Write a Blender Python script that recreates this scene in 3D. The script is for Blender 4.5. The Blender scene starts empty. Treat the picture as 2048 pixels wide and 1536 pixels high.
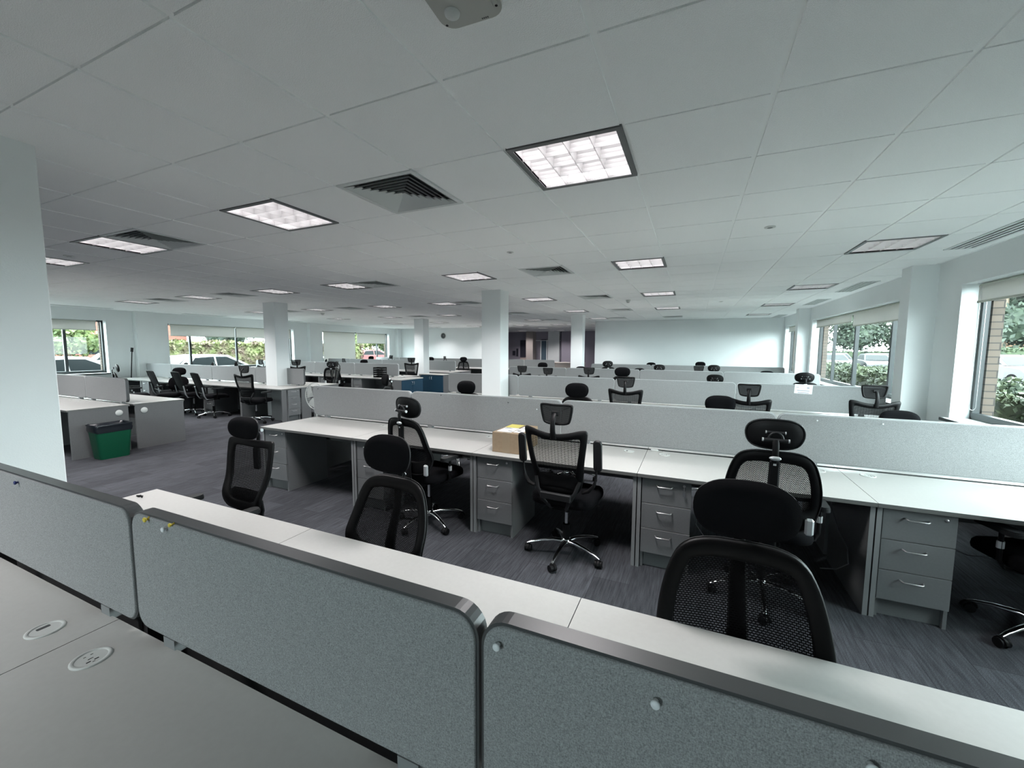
import bpy, math, random
from mathutils import Vector, Matrix
random.seed(7)
R = math.radians
S = bpy.context.scene
COL = S.collection

# ------------------------------------------------------------------ camera, world, exposure
CAMX, CAMY, CAMZ = 0.3418, -0.8184, 1.65
CE = 2.68                       # ceiling height
YAW, PIT, ROL = -0.4169, -0.0888, 0.0047
def cam_axes():
    cy, sy, cp, sp = math.cos(YAW), math.sin(YAW), math.cos(PIT), math.sin(PIT)
    f = Vector((sy*cp, cy*cp, sp)); rt = Vector((cy, -sy, 0)); u = rt.cross(f)
    c, s = math.cos(ROL), math.sin(ROL)
    return c*rt + s*u, -s*rt + c*u, f
rt, up, fw = cam_axes()
cam_d = bpy.data.cameras.new('camera'); cam = bpy.data.objects.new('camera', cam_d); COL.objects.link(cam)
M3 = Matrix((rt, up, -fw)).transposed().to_4x4()
cam.matrix_world = Matrix.Translation((CAMX, CAMY, CAMZ)) @ M3
cam_d.sensor_width = 36; cam_d.lens = 813.76/2048*36; cam_d.clip_start = 0.02; cam_d.clip_end = 400
S.camera = cam

wd = bpy.data.worlds.new('overcast_sky'); S.world = wd; wd.use_nodes = True
nt = wd.node_tree; nt.nodes.clear()
wo = nt.nodes.new('ShaderNodeOutputWorld'); bg = nt.nodes.new('ShaderNodeBackground')
tc = nt.nodes.new('ShaderNodeTexCoord'); nz = nt.nodes.new('ShaderNodeTexNoise'); rp = nt.nodes.new('ShaderNodeValToRGB')
nz.inputs['Scale'].default_value = 2.2; nz.inputs['Detail'].default_value = 3
rp.color_ramp.elements[0].color = (0.70, 0.83, 0.90, 1); rp.color_ramp.elements[1].color = (0.92, 1.0, 1.0, 1)
nt.links.new(tc.outputs['Generated'], nz.inputs['Vector']); nt.links.new(nz.outputs['Fac'], rp.inputs['Fac'])
nt.links.new(rp.outputs['Color'], bg.inputs['Color']); nt.links.new(bg.outputs[0], wo.inputs[0])
SKY = 12.5
bg.inputs['Strength'].default_value = SKY
LAMP = 1.9                      # radiance of the tubes' panel in the ceiling lights
LAMPW = 17.0                    # watts of each low-glare ceiling light

S.view_settings.view_transform = 'Standard'; S.view_settings.look = 'None'
S.view_settings.exposure = 0.92; S.view_settings.gamma = 1.0; S.view_settings.use_curve_mapping = False
cy = S.cycles
cy.use_denoising = True; cy.max_bounces = 10; cy.diffuse_bounces = 7; cy.glossy_bounces = 3
cy.transparent_max_bounces = 10; cy.transmission_bounces = 3; cy.caustics_reflective = False; cy.caustics_refractive = False
cy.sample_clamp_indirect = 6.0; cy.use_light_tree = True; cy.use_adaptive_sampling = True; cy.adaptive_threshold = 0.02

# sampling portals in the window openings (they give no light of their own)
def portal(x, y0, y1, z0, z1, sgn):
    l = bpy.data.lights.new('window_portal', 'AREA'); l.shape = 'RECTANGLE'; l.size = z1-z0; l.size_y = y1-y0
    l.cycles.is_portal = True
    o = bpy.data.objects.new('window_portal', l); COL.objects.link(o)
    o.location = (x, (y0+y1)/2, (z0+z1)/2); o.rotation_euler = (0, R(90)*sgn, 0)
WIN_R = [(0.90, 5.37), (6.72, 11.55), (12.62, 14.75)]
WIN_L = [(0.80, 5.15), (6.65, 11.10), (12.55, 16.95)]
WZ0, WZ1 = 0.90, 2.37
XR, XL = 3.03, -14.90
for a, b in WIN_R: portal(XR+0.345, a, b, WZ0, WZ1, 1)
l_ = bpy.data.lights.new('window_portal', 'AREA'); l_.shape = 'RECTANGLE'; l_.size = 2.3; l_.size_y = 1.47; l_.cycles.is_portal = True
o_ = bpy.data.objects.new('window_portal', l_); COL.objects.link(o_); o_.location = (-2.05, -6.72, 1.63); o_.rotation_euler = (R(90), 0, 0)
for a, b in WIN_L: portal(XL-0.345, a, b, WZ0, WZ1, -1)

# ------------------------------------------------------------------ materials
def newmat(name):
    m = bpy.data.materials.new(name); m.use_nodes = True
    return m, m.node_tree, m.node_tree.nodes['Principled BSDF']
def mat(name, col, rough=0.5, metal=0.0, spec=0.5, noise=None, bump=None, emit=None):
    m, t, p = newmat(name)
    p.inputs['Base Color'].default_value = (*col, 1); p.inputs['Roughness'].default_value = rough
    p.inputs['Metallic'].default_value = metal; p.inputs['Specular IOR Level'].default_value = spec
    if noise or bump:
        co = t.nodes.new('ShaderNodeTexCoord')
    if noise:
        sc, amt = noise
        n = t.nodes.new('ShaderNodeTexNoise'); n.inputs['Scale'].default_value = sc; n.inputs['Detail'].default_value = 3
        t.links.new(co.outputs['Object'], n.inputs['Vector'])
        r = t.nodes.new('ShaderNodeValToRGB'); r.color_ramp.elements[0].position = .3; r.color_ramp.elements[1].position = .7
        r.color_ramp.elements[0].color = tuple(c*(1-amt) for c in col)+(1,); r.color_ramp.elements[1].color = tuple(min(1, c*(1+amt)) for c in col)+(1,)
        t.links.new(n.outputs['Fac'], r.inputs['Fac']); t.links.new(r.outputs['Color'], p.inputs['Base Color'])
    if bump:
        sc, st = bump
        n2 = t.nodes.new('ShaderNodeTexNoise'); n2.inputs['Scale'].default_value = sc; n2.inputs['Detail'].default_value = 2
        t.links.new(co.outputs['Object'], n2.inputs['Vector'])
        b = t.nodes.new('ShaderNodeBump'); b.inputs['Strength'].default_value = st; b.inputs['Distance'].default_value = .002
        t.links.new(n2.outputs['Fac'], b.inputs['Height']); t.links.new(b.outputs['Normal'], p.inputs['Normal'])
    if emit:
        p.inputs['Emission Color'].default_value = (*emit[0], 1); p.inputs['Emission Strength'].default_value = emit[1]
    return m
M = {}
M['wall'] = mat('white_wall_paint', (0.77, 0.80, 0.80), .75, bump=(180, .25), noise=(1.3, .02))
M['trim'] = mat('white_trim', (0.80, 0.83, 0.83), .5)
M['tile'] = mat('mineral_fibre_tile', (0.93, 0.95, 0.94), .95, bump=(260, .9), noise=(350, .06))
M['tee'] = mat('ceiling_grid_steel', (0.93, 0.95, 0.94), .35)
M['desk'] = mat('pale_laminate', (0.49, 0.49, 0.47), .33, noise=(60, .02))
M['edge'] = mat('grey_edge_band', (0.12, 0.125, 0.12), .5)
M['panel'] = mat('grey_board', (0.125, 0.13, 0.132), .55, noise=(90, .05))
M['paneledge'] = mat('grey_board_edge', (0.22, 0.23, 0.235), .5)
M['drawer'] = mat('grey_drawer_board', (0.15, 0.158, 0.162), .5, noise=(80, .04))
M['chrome'] = mat('polished_chrome', (0.75, 0.76, 0.77), .12, 1.0)
M['silver'] = mat('silver_plastic', (0.62, 0.65, 0.66), .3, .5)
M['steel'] = mat('brushed_steel', (0.6, 0.6, 0.6), .3, 1.0)
M['black'] = mat('black_plastic', (0.0035, 0.0035, 0.004), .5, spec=.2)
M['blacksoft'] = mat('black_soft_plastic', (0.012, 0.013, 0.014), .5, spec=.3)
M['blackfab'] = mat('black_fabric', (0.004, 0.004, 0.005), .95, spec=.1, bump=(500, .5))
M['trimdark'] = mat('dark_grey_screen_trim', (0.055, 0.058, 0.06), .38)
M['trimlight'] = mat('pale_grey_screen_trim', (0.42, 0.44, 0.45), .45)
M['frame'] = mat('dark_grey_window_frame', (0.014, 0.02, 0.022), .45)
M['whitepl'] = mat('white_plastic', (0.58, 0.60, 0.58), .4)
M['sensor'] = mat('off_white_plastic', (0.42, 0.43, 0.40), .4)
M['cream'] = mat('cream_blind_fabric', (0.52, 0.53, 0.47), .85)
M['dark'] = mat('duct_darkness', (0.004, 0.004, 0.004), .9)
M['vent'] = mat('white_vent_metal', (0.66, 0.69, 0.68), .5)
M['lframe'] = mat('grey_lamp_frame', (0.16, 0.17, 0.17), .45, .6)
M['louvre'] = mat('satin_aluminium', (0.92, 0.91, 0.91), .42, .6)
M['lamp'] = mat('lit_tubes', (0.8, .8, .8), .6, emit=((1.0, .95, .97), LAMP))
M['lampdim'] = mat('faint_glow_panel', (0.8, .8, .8), .6, emit=((1.0, 1.0, 1.0), .6))
M['green'] = mat('green_bin_plastic', (0.004, 0.115, 0.055), .45)
M['liner'] = mat('black_bin_liner', (0.008, 0.011, 0.016), .28)
M['card'] = mat('brown_cardboard', (0.29, 0.215, 0.14), .85, noise=(30, .06))
M['tape'] = mat('parcel_tape', (0.32, 0.25, 0.17), .25)
M['paper'] = mat('white_paper', (0.80, 0.82, 0.84), .8)
M['ink'] = mat('grey_print', (0.20, 0.22, 0.28), .8)
M['yellow'] = mat('yellow_label', (0.62, 0.55, 0.12), .7)
M['bluecab'] = mat('dark_blue_laminate', (0.006, 0.045, 0.085), .5)
M['pinw'] = mat('white_pin', (0.75, 0.78, 0.80), .3); M['piny'] = mat('yellow_pin', (0.70, 0.55, 0.05), .35); M['pinb'] = mat('blue_pin', (0.01, 0.02, 0.12), .35)
M['hood'] = mat('lobby_wall_paint', (0.34, 0.31, 0.37), .7)
M['lobbydark'] = mat('lobby_dark_panel', (0.03, 0.03, 0.045), .5)
M['lobbylight'] = mat('lobby_pale_board', (0.50, 0.42, 0.38), .7)
M['lobbyglass'] = mat('lobby_door_glass', (0.10, 0.15, 0.19), .15)
M['beige'] = mat('beige_wall_paint', (0.36, 0.32, 0.30), .7)
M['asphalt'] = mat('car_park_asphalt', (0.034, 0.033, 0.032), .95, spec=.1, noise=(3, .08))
M['carwhite_dim'] = mat('white_car_paint_darkened', (0.085, 0.087, 0.089), .4, spec=.15); M['carwhite_lit'] = mat('white_car_paint_lit', (0.30, 0.305, 0.31), .35)  # one white paint, outdoor light put into its tone: darkened right, brightened left
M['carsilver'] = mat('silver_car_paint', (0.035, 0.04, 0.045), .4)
M['cardark'] = mat('dark_car_paint', (0.006, 0.008, 0.01), .3); M['carred'] = mat('red_car_paint', (0.12, 0.012, 0.012), .3)
M['carglass'] = mat('car_glass', (0.008, 0.011, 0.012), .3, spec=.06)
M['tyre'] = mat('tyre_rubber', (0.002, 0.002, 0.002), .9, spec=.1)
M['bark'] = mat('tree_bark', (0.13, 0.10, 0.07), .9, noise=(8, .3))
M['orange'] = mat('orange_render', (0.16, 0.08, 0.04), .9); M['roofgrey'] = mat('roof_sheet', (0.3, .3, .3), .8)

def foliage(name, c1, c2):
    m, t, p = newmat(name)
    oi = t.nodes.new('ShaderNodeTexCoord'); n = t.nodes.new('ShaderNodeTexNoise'); n.inputs['Scale'].default_value = 1.6; n.inputs['Detail'].default_value = 5
    r = t.nodes.new('ShaderNodeValToRGB'); r.color_ramp.elements[0].position = .35; r.color_ramp.elements[1].position = .68
    r.color_ramp.elements[0].color = (*c1, 1); r.color_ramp.elements[1].color = (*c2, 1)
    t.links.new(oi.outputs['Object'], n.inputs['Vector']); t.links.new(n.outputs['Fac'], r.inputs['Fac']); t.links.new(r.outputs['Color'], p.inputs['Base Color'])
    p.inputs['Roughness'].default_value = .7
    return m
M['leafdark'] = foliage('dark_green_leaves', (0.0074, 0.0161, 0.0099), (0.0279, 0.0434, 0.0236))
M['leafmid'] = foliage('green_leaves', (0.0124, 0.0260, 0.0112), (0.0465, 0.0682, 0.0279))
M['leaflight'] = foliage('yellow_green_leaves', (0.0350, 0.0600, 0.0150), (0.1300, 0.1600, 0.0500))
M['leafhedge'] = foliage('clipped_hedge_leaves', (0.0087, 0.0198, 0.0081), (0.0496, 0.0651, 0.0248))
M['leafmix'] = foliage('variegated_shrub_leaves', (0.0600, 0.0300, 0.0250), (0.1100, 0.1400, 0.0400))

def fabric(name, c1, c2, sc=700):
    m, t, p = newmat(name)
    co = t.nodes.new('ShaderNodeTexCoord'); mp = t.nodes.new('ShaderNodeMapping'); mp.inputs['Scale'].default_value = (1, 1, 1)
    t.links.new(co.outputs['Object'], mp.inputs['Vector'])
    a = t.nodes.new('ShaderNodeTexNoise'); a.inputs['Scale'].default_value = sc*.35; a.inputs['Detail'].default_value = 2
    mp2 = t.nodes.new('ShaderNodeMapping'); mp2.inputs['Scale'].default_value = (1.0, 1, .25); t.links.new(co.outputs['Object'], mp2.inputs['Vector'])
    mp3 = t.nodes.new('ShaderNodeMapping'); mp3.inputs['Scale'].default_value = (.25, 1, 1.0); t.links.new(co.outputs['Object'], mp3.inputs['Vector'])
    b = t.nodes.new('ShaderNodeTexNoise'); b.inputs['Scale'].default_value = sc; t.links.new(mp2.outputs[0], b.inputs['Vector'])
    c = t.nodes.new('ShaderNodeTexNoise'); c.inputs['Scale'].default_value = sc; t.links.new(mp3.outputs[0], c.inputs['Vector'])
    t.links.new(mp.outputs[0], a.inputs['Vector'])
    ad = t.nodes.new('ShaderNodeMath'); ad.operation = 'ADD'; t.links.new(b.outputs['Fac'], ad.inputs[0]); t.links.new(c.outputs['Fac'], ad.inputs[1])
    ad2 = t.nodes.new('ShaderNodeMath'); ad2.operation = 'ADD'; t.links.new(ad.outputs[0], ad2.inputs[0]); t.links.new(a.outputs['Fac'], ad2.inputs[1])
    dv = t.nodes.new('ShaderNodeMath'); dv.operation = 'DIVIDE'; dv.inputs[1].default_value = 3; t.links.new(ad2.outputs[0], dv.inputs[0])
    r = t.nodes.new('ShaderNodeValToRGB'); r.color_ramp.elements[0].position = .38; r.color_ramp.elements[1].position = .62
    r.color_ramp.elements[0].color = (*c1, 1); r.color_ramp.elements[1].color = (*c2, 1)
    t.links.new(dv.outputs[0], r.inputs['Fac']); t.links.new(r.outputs['Color'], p.inputs['Base Color'])
    bu = t.nodes.new('ShaderNodeBump'); bu.inputs['Strength'].default_value = .35; bu.inputs['Distance'].default_value = .001
    t.links.new(dv.outputs[0], bu.inputs['Height']); t.links.new(bu.outputs['Normal'], p.inputs['Normal'])
    p.inputs['Roughness'].default_value = .95; p.inputs['Specular IOR Level'].default_value = .15
    return m
M['screenfab'] = fabric('grey_woven_screen_fabric', (0.175, 0.18, 0.182), (0.37, 0.38, 0.385), 1000)

def carpet():
    m, t, p = newmat('grey_carpet_planks')
    L = t.links.new
    co = t.nodes.new('ShaderNodeTexCoord'); sep = t.nodes.new('ShaderNodeSeparateXYZ'); L(co.outputs['Object'], sep.inputs[0])
    cmb = t.nodes.new('ShaderNodeCombineXYZ'); L(sep.outputs['Y'], cmb.inputs['X']); L(sep.outputs['X'], cmb.inputs['Y'])
    br = t.nodes.new('ShaderNodeTexBrick'); br.offset = .5; br.inputs['Scale'].default_value = 1
    br.inputs['Brick Width'].default_value = 1.0; br.inputs['Row Height'].default_value = .25; br.inputs['Mortar Size'].default_value = .002
    br.inputs['Color1'].default_value = (0.80, 0.80, 0.80, 1); br.inputs['Color2'].default_value = (1.12, 1.12, 1.12, 1); br.inputs['Mortar'].default_value = (.6, .6, .6, 1); br.inputs['Bias'].default_value = 0
    L(cmb.outputs[0], br.inputs['Vector'])
    mp = t.nodes.new('ShaderNodeMapping'); mp.inputs['Scale'].default_value = (75, 5, 1); L(co.outputs['Object'], mp.inputs['Vector'])
    st = t.nodes.new('ShaderNodeTexNoise'); st.inputs['Scale'].default_value = 1; st.inputs['Detail'].default_value = 4; L(mp.outputs[0], st.inputs['Vector'])
    r = t.nodes.new('ShaderNodeValToRGB'); r.color_ramp.elements[0].position = .3; r.color_ramp.elements[1].position = .7
    r.color_ramp.elements[0].color = (0.040, 0.0425, 0.048, 1); r.color_ramp.elements[1].color = (0.078, 0.082, 0.092, 1); L(st.outputs['Fac'], r.inputs['Fac'])
    fz = t.nodes.new('ShaderNodeTexNoise'); fz.inputs['Scale'].default_value = 260; fz.inputs['Detail'].default_value = 2; L(co.outputs['Object'], fz.inputs['Vector'])
    r2 = t.nodes.new('ShaderNodeValToRGB'); r2.color_ramp.elements[0].position = .3; r2.color_ramp.elements[1].position = .7
    r2.color_ramp.elements[0].color = (.55, .55, .55, 1); r2.color_ramp.elements[1].color = (1.4, 1.4, 1.4, 1); L(fz.outputs['Fac'], r2.inputs['Fac'])
    x1 = t.nodes.new('ShaderNodeMixRGB'); x1.blend_type = 'MULTIPLY'; x1.inputs[0].default_value = 1; L(r.outputs[0], x1.inputs[1]); L(br.outputs['Color'], x1.inputs[2])
    x2 = t.nodes.new('ShaderNodeMixRGB'); x2.blend_type = 'MULTIPLY'; x2.inputs[0].default_value = 1; L(x1.outputs[0], x2.inputs[1]); L(r2.outputs[0], x2.inputs[2])
    L(x2.outputs[0], p.inputs['Base Color']); p.inputs['Roughness'].default_value = 1; p.inputs['Specular IOR Level'].default_value = .1
    bu = t.nodes.new('ShaderNodeBump'); bu.inputs['Strength'].default_value = .6; bu.inputs['Distance'].default_value = .003; L(fz.outputs['Fac'], bu.inputs['Height']); L(bu.outputs[0], p.inputs['Normal'])
    return m
M['carpet'] = carpet()

def brick(name, c1, c2, mortar):
    m, t, p = newmat(name); L = t.links.new
    co = t.nodes.new('ShaderNodeTexCoord'); sep = t.nodes.new('ShaderNodeSeparateXYZ'); L(co.outputs['Object'], sep.inputs[0])
    ad = t.nodes.new('ShaderNodeMath'); ad.operation = 'ADD'; L(sep.outputs['X'], ad.inputs[0]); L(sep.outputs['Y'], ad.inputs[1])
    cmb = t.nodes.new('ShaderNodeCombineXYZ'); L(ad.outputs[0], cmb.inputs['X']); L(sep.outputs['Z'], cmb.inputs['Y'])
    br = t.nodes.new('ShaderNodeTexBrick'); br.inputs['Scale'].default_value = 1; br.inputs['Brick Width'].default_value = .225; br.inputs['Row Height'].default_value = .075; br.inputs['Mortar Size'].default_value = .006
    br.inputs['Color1'].default_value = (*c1, 1); br.inputs['Color2'].default_value = (*c2, 1); br.inputs['Mortar'].default_value = (*mortar, 1)
    L(cmb.outputs[0], br.inputs['Vector']); L(br.outputs['Color'], p.inputs['Base Color']); p.inputs['Roughness'].default_value = .9
    return m
M['brickbuff'] = brick('buff_brick', (0.07, 0.053, 0.040), (0.09, 0.068, 0.052), (0.02, 0.016, 0.014))
M['brickred'] = brick('red_brick', (0.16, 0.045, 0.03), (0.20, 0.07, 0.045), (0.12, 0.08, 0.07))

def glass():
    m, t, p = newmat('window_glass'); t.nodes.remove(p); L = t.links.new
    out = [n for n in t.nodes if n.type == 'OUTPUT_MATERIAL'][0]
    tr = t.nodes.new('ShaderNodeBsdfTransparent'); tr.inputs[0].default_value = (.90, .97, .95, 1)
    gl = t.nodes.new('ShaderNodeBsdfGlossy'); gl.inputs['Roughness'].default_value = .02
    lw = t.nodes.new('ShaderNodeLayerWeight'); lw.inputs[0].default_value = .5; pw = t.nodes.new('ShaderNodeMath'); pw.operation = 'POWER'; pw.inputs[1].default_value = 6; L(lw.outputs['Facing'], pw.inputs[0]); fr = t.nodes.new('ShaderNodeMath'); fr.operation = 'MULTIPLY_ADD'; fr.inputs[1].default_value = .35; fr.inputs[2].default_value = .03; L(pw.outputs[0], fr.inputs[0])
    mx = t.nodes.new('ShaderNodeMixShader'); L(fr.outputs[0], mx.inputs[0]); L(tr.outputs[0], mx.inputs[1]); L(gl.outputs[0], mx.inputs[2]); L(mx.outputs[0], out.inputs['Surface'])
    return m
M['glass'] = glass()
def mesh_fabric(name, sx, sz, thr, base=.38):
    """open woven mesh: dark threads with real see-through holes"""
    m, t, p = newmat(name); L = t.links.new
    out = [n for n in t.nodes if n.type == 'OUTPUT_MATERIAL'][0]
    p.inputs['Base Color'].default_value = (0.004, 0.004, 0.005, 1); p.inputs['Roughness'].default_value = .7; p.inputs['Specular IOR Level'].default_value = .15
    co = t.nodes.new('ShaderNodeTexCoord'); sep = t.nodes.new('ShaderNodeSeparateXYZ'); L(co.outputs['Object'], sep.inputs[0])
    cmb = t.nodes.new('ShaderNodeCombineXYZ'); L(sep.outputs['X'], cmb.inputs['X']); L(sep.outputs['Z'], cmb.inputs['Y'])
    br = t.nodes.new('ShaderNodeTexBrick'); br.offset = .5; br.inputs['Scale'].default_value = 1
    br.inputs['Brick Width'].default_value = sx; br.inputs['Row Height'].default_value = sz; br.inputs['Mortar Size'].default_value = thr; br.inputs['Mortar Smooth'].default_value = .1
    L(cmb.outputs[0], br.inputs['Vector'])
    tr = t.nodes.new('ShaderNodeBsdfTransparent'); mx = t.nodes.new('ShaderNodeMixShader')
    mul = t.nodes.new('ShaderNodeMath'); mul.operation = 'MULTIPLY_ADD'; mul.inputs[1].default_value = 1-base; mul.inputs[2].default_value = base
    L(br.outputs['Fac'], mul.inputs[0]); L(mul.outputs[0], mx.inputs[0]); L(tr.outputs[0], mx.inputs[1]); L(p.outputs[0], mx.inputs[2]); L(mx.outputs[0], out.inputs['Surface'])
    return m
M['mesh'] = mesh_fabric('black_open_mesh', .011, .0065, .0016)
M['meshdense'] = mesh_fabric('black_dense_mesh', .008, .005, .0012, .72)
M['meshslat'] = mesh_fabric('black_ribbed_mesh', .05, .0068, .0018, .46)
def blindmat():
    m, t, p = newmat('translucent_blind_fabric'); L = t.links.new
    out = [n for n in t.nodes if n.type == 'OUTPUT_MATERIAL'][0]
    p.inputs['Base Color'].default_value = (.74, .75, .68, 1); p.inputs['Roughness'].default_value = .9
    tl = t.nodes.new('ShaderNodeBsdfTranslucent'); tl.inputs[0].default_value = (.80, .78, .80, 1)
    mx = t.nodes.new('ShaderNodeMixShader'); mx.inputs[0].default_value = .34; L(p.outputs[0], mx.inputs[1]); L(tl.outputs[0], mx.inputs[2]); L(mx.outputs[0], out.inputs['Surface'])
    return m
M['blind'] = blindmat()

# ------------------------------------------------------------------ mesh helpers
class MB:
    def __init__(s): s.v = []; s.f = []; s.mi = []; s.sm = []
    def add(s, vs, fs, mi=0, smooth=False):
        o = len(s.v); s.v += [tuple(v) for v in vs]
        for f in fs: s.f.append(tuple(i+o for i in f)); s.mi.append(mi); s.sm.append(smooth)
        return s
    def box(s, x0, x1, y0, y1, z0, z1, mi=0, top=None, ch=0.0):
        if ch > 0: return s.cbox(x0, x1, y0, y1, z0, z1, ch, mi)
        v = [(x0,y0,z0),(x1,y0,z0),(x1,y1,z0),(x0,y1,z0),(x0,y0,z1),(x1,y0,z1),(x1,y1,z1),(x0,y1,z1)]
        f = [(0,3,2,1),(4,5,6,7),(0,1,5,4),(1,2,6,5),(2,3,7,6),(3,0,4,7)]
        s.add(v, f, mi)
        if top is not None: s.mi[-5] = top
        return s
    def cbox(s, x0, x1, y0, y1, z0, z1, c, mi=0):
        """box with chamfered edges"""
        pts = []
        idx = {}
        X, Y, Z = (x0, x1), (y0, y1), (z0, z1)
        sg = (1, -1)
        for i in (0, 1):
            for j in (0, 1):
                for k in (0, 1):
                    for a in range(3):
                        p = [X[i]+sg[i]*c, Y[j]+sg[j]*c, Z[k]+sg[k]*c]
                        p[a] = (X[i], Y[j], Z[k])[a]
                        idx[(i, j, k, a)] = len(pts); pts.append(p)
        F = []
        for a in range(3):
            b, d = (a+1) % 3, (a+2) % 3
            for e in (0, 1):
                q = []
                for (m_, n_) in ((0,0),(1,0),(1,1),(0,1)):
                    key = [0,0,0]; key[a] = e; key[b] = m_; key[d] = n_; q.append(idx[(*key, a)])
                F.append(q if e else q[::-1])
            for m_ in (0, 1):
                for n_ in (0, 1):
                    k0 = [0,0,0]; k1 = [0,0,0]; k0[a] = 0; k1[a] = 1
                    for kk in (k0, k1): kk[b] = m_; kk[d] = n_
                    q = [idx[(*k0, b)], idx[(*k1, b)], idx[(*k1, d)], idx[(*k0, d)]]
                    F.append(q if (m_ ^ n_) else q[::-1])
        for i in (0, 1):
            for j in (0, 1):
                for k in (0, 1):
                    q = [idx[(i, j, k, 0)], idx[(i, j, k, 1)], idx[(i, j, k, 2)]]
                    F.append(q if (i+j+k) % 2 == 1 else q[::-1])
        return s.add(pts, F, mi)
    def prism(s, pts, h0, h1, axis='z', mi=0, smooth=False, capmi=None):
        n = len(pts)
        def P(a, b, h): return {'z': (a, b, h), 'y': (a, h, b), 'x': (h, a, b)}[axis]
        v = [P(a, b, h0) for a, b in pts] + [P(a, b, h1) for a, b in pts]
        s.add(v, [(i, (i+1) % n, n+(i+1) % n, n+i) for i in range(n)], mi, smooth)
        c = capmi if capmi is not None else mi
        s.add(v[:n], [tuple(range(n))[::-1]], c); s.add(v[n:], [tuple(range(n))], c)
        return s
    def tube(s, pts, r, n=8, mi=0, caps=True, radii=None):
        pts = [Vector(p) for p in pts]; N = len(pts); rings = []
        t = (pts[1]-pts[0]).normalized()
        ref = Vector((0, 0, 1)) if abs(t.z) < .9 else Vector((0, 1, 0))
        a = t.cross(ref).normalized(); b = t.cross(a).normalized()
        for i, p in enumerate(pts):
            tt = (pts[min(i+1, N-1)]-pts[max(i-1, 0)]).normalized()
            a = (a - tt*a.dot(tt)).normalized(); b = tt.cross(a)
            rr = radii[i] if radii else r
            if isinstance(rr, (int, float)): rr = (rr, rr)
            rings.append([p + a*math.cos(2*math.pi*k/n)*rr[0] + b*math.sin(2*math.pi*k/n)*rr[1] for k in range(n)])
        v = [q for rg in rings for q in rg]; f = []
        for i in range(N-1):
            for k in range(n):
                k2 = (k+1) % n; f.append((i*n+k, i*n+k2, (i+1)*n+k2, (i+1)*n+k))
        s.add(v, f, mi, True)
        if caps: s.add(rings[0], [tuple(range(n))[::-1]], mi); s.add(rings[-1], [tuple(range(n))], mi)
        return s
    def lathe(s, prof, n=20, axis='z', c=(0, 0, 0), mi=0, smooth=True):
        v = []; f = []
        for r, h in prof:
            for k in range(n):
                a = 2*math.pi*k/n; x, y = r*math.cos(a), r*math.sin(a)
                p = {'z': (x, y, h), 'y': (x, h, y), 'x': (h, x, y)}[axis]
                v.append((p[0]+c[0], p[1]+c[1], p[2]+c[2]))
        for i in range(len(prof)-1):
            for k in range(n):
                k2 = (k+1) % n; f.append((i*n+k, i*n+k2, (i+1)*n+k2, (i+1)*n+k))
        s.add(v, f, mi, smooth)
        return s
    def disc(s, r, h, n=20, axis='z', c=(0, 0, 0), mi=0):
        return s.lathe([(0.0001, h), (r, h)], n, axis, c, mi, False)
    def build(s, name, mats, parent=None, loc=(0, 0, 0), rot=(0, 0, 0), autosmooth=True):
        me = bpy.data.meshes.new(name); me.from_pydata(s.v, [], s.f); me.update()
        ms = mats if isinstance(mats, (list, tuple)) else [mats]
        for m_ in ms: me.materials.append(m_)
        me.polygons.foreach_set('material_index', s.mi); me.polygons.foreach_set('use_smooth', s.sm)
        me.validate()
        o = bpy.data.objects.new(name, me); COL.objects.link(o); o.location = loc; o.rotation_euler = rot
        if parent is not None: o.parent = parent
        return o

def fixn(o):
    import bmesh
    bm = bmesh.new(); bm.from_mesh(o.data); bmesh.ops.recalc_face_normals(bm, faces=bm.faces); bm.to_mesh(o.data); bm.free(); return o
def empty(name, loc=(0, 0, 0), rz=0):
    o = bpy.data.objects.new(name, None); COL.objects.link(o); o.location = loc; o.rotation_euler = (0, 0, rz); o.empty_display_size = .1
    return o
def tag(o, label=None, cat=None, group=None, kind=None):
    if label: o['label'] = label
    if cat: o['category'] = cat
    if group: o['group'] = group
    if kind: o['kind'] = kind
    return o
def struct(o, label=None): return tag(o, label, None, None, 'structure')
KIDS = {}
def kids(o): return [c for c in ALLOBJ() if c.parent == o]
def ALLOBJ(): return COL.objects
def copy_tree(o, parent=None):
    c = o.copy(); COL.objects.link(c)
    if parent is not None: c.parent = parent; c.matrix_parent_inverse = o.matrix_parent_inverse.copy()
    for k in KIDLIST.get(o.name, []):
        copy_tree(k, c)
    return c
KIDLIST = {}
def register(root):
    """remember the tree below a prototype once, so copying it is quick"""
    ch = [c for c in COL.objects if c.parent == root]
    KIDLIST[root.name] = ch
    for c in ch: register(c)
    return root

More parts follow.
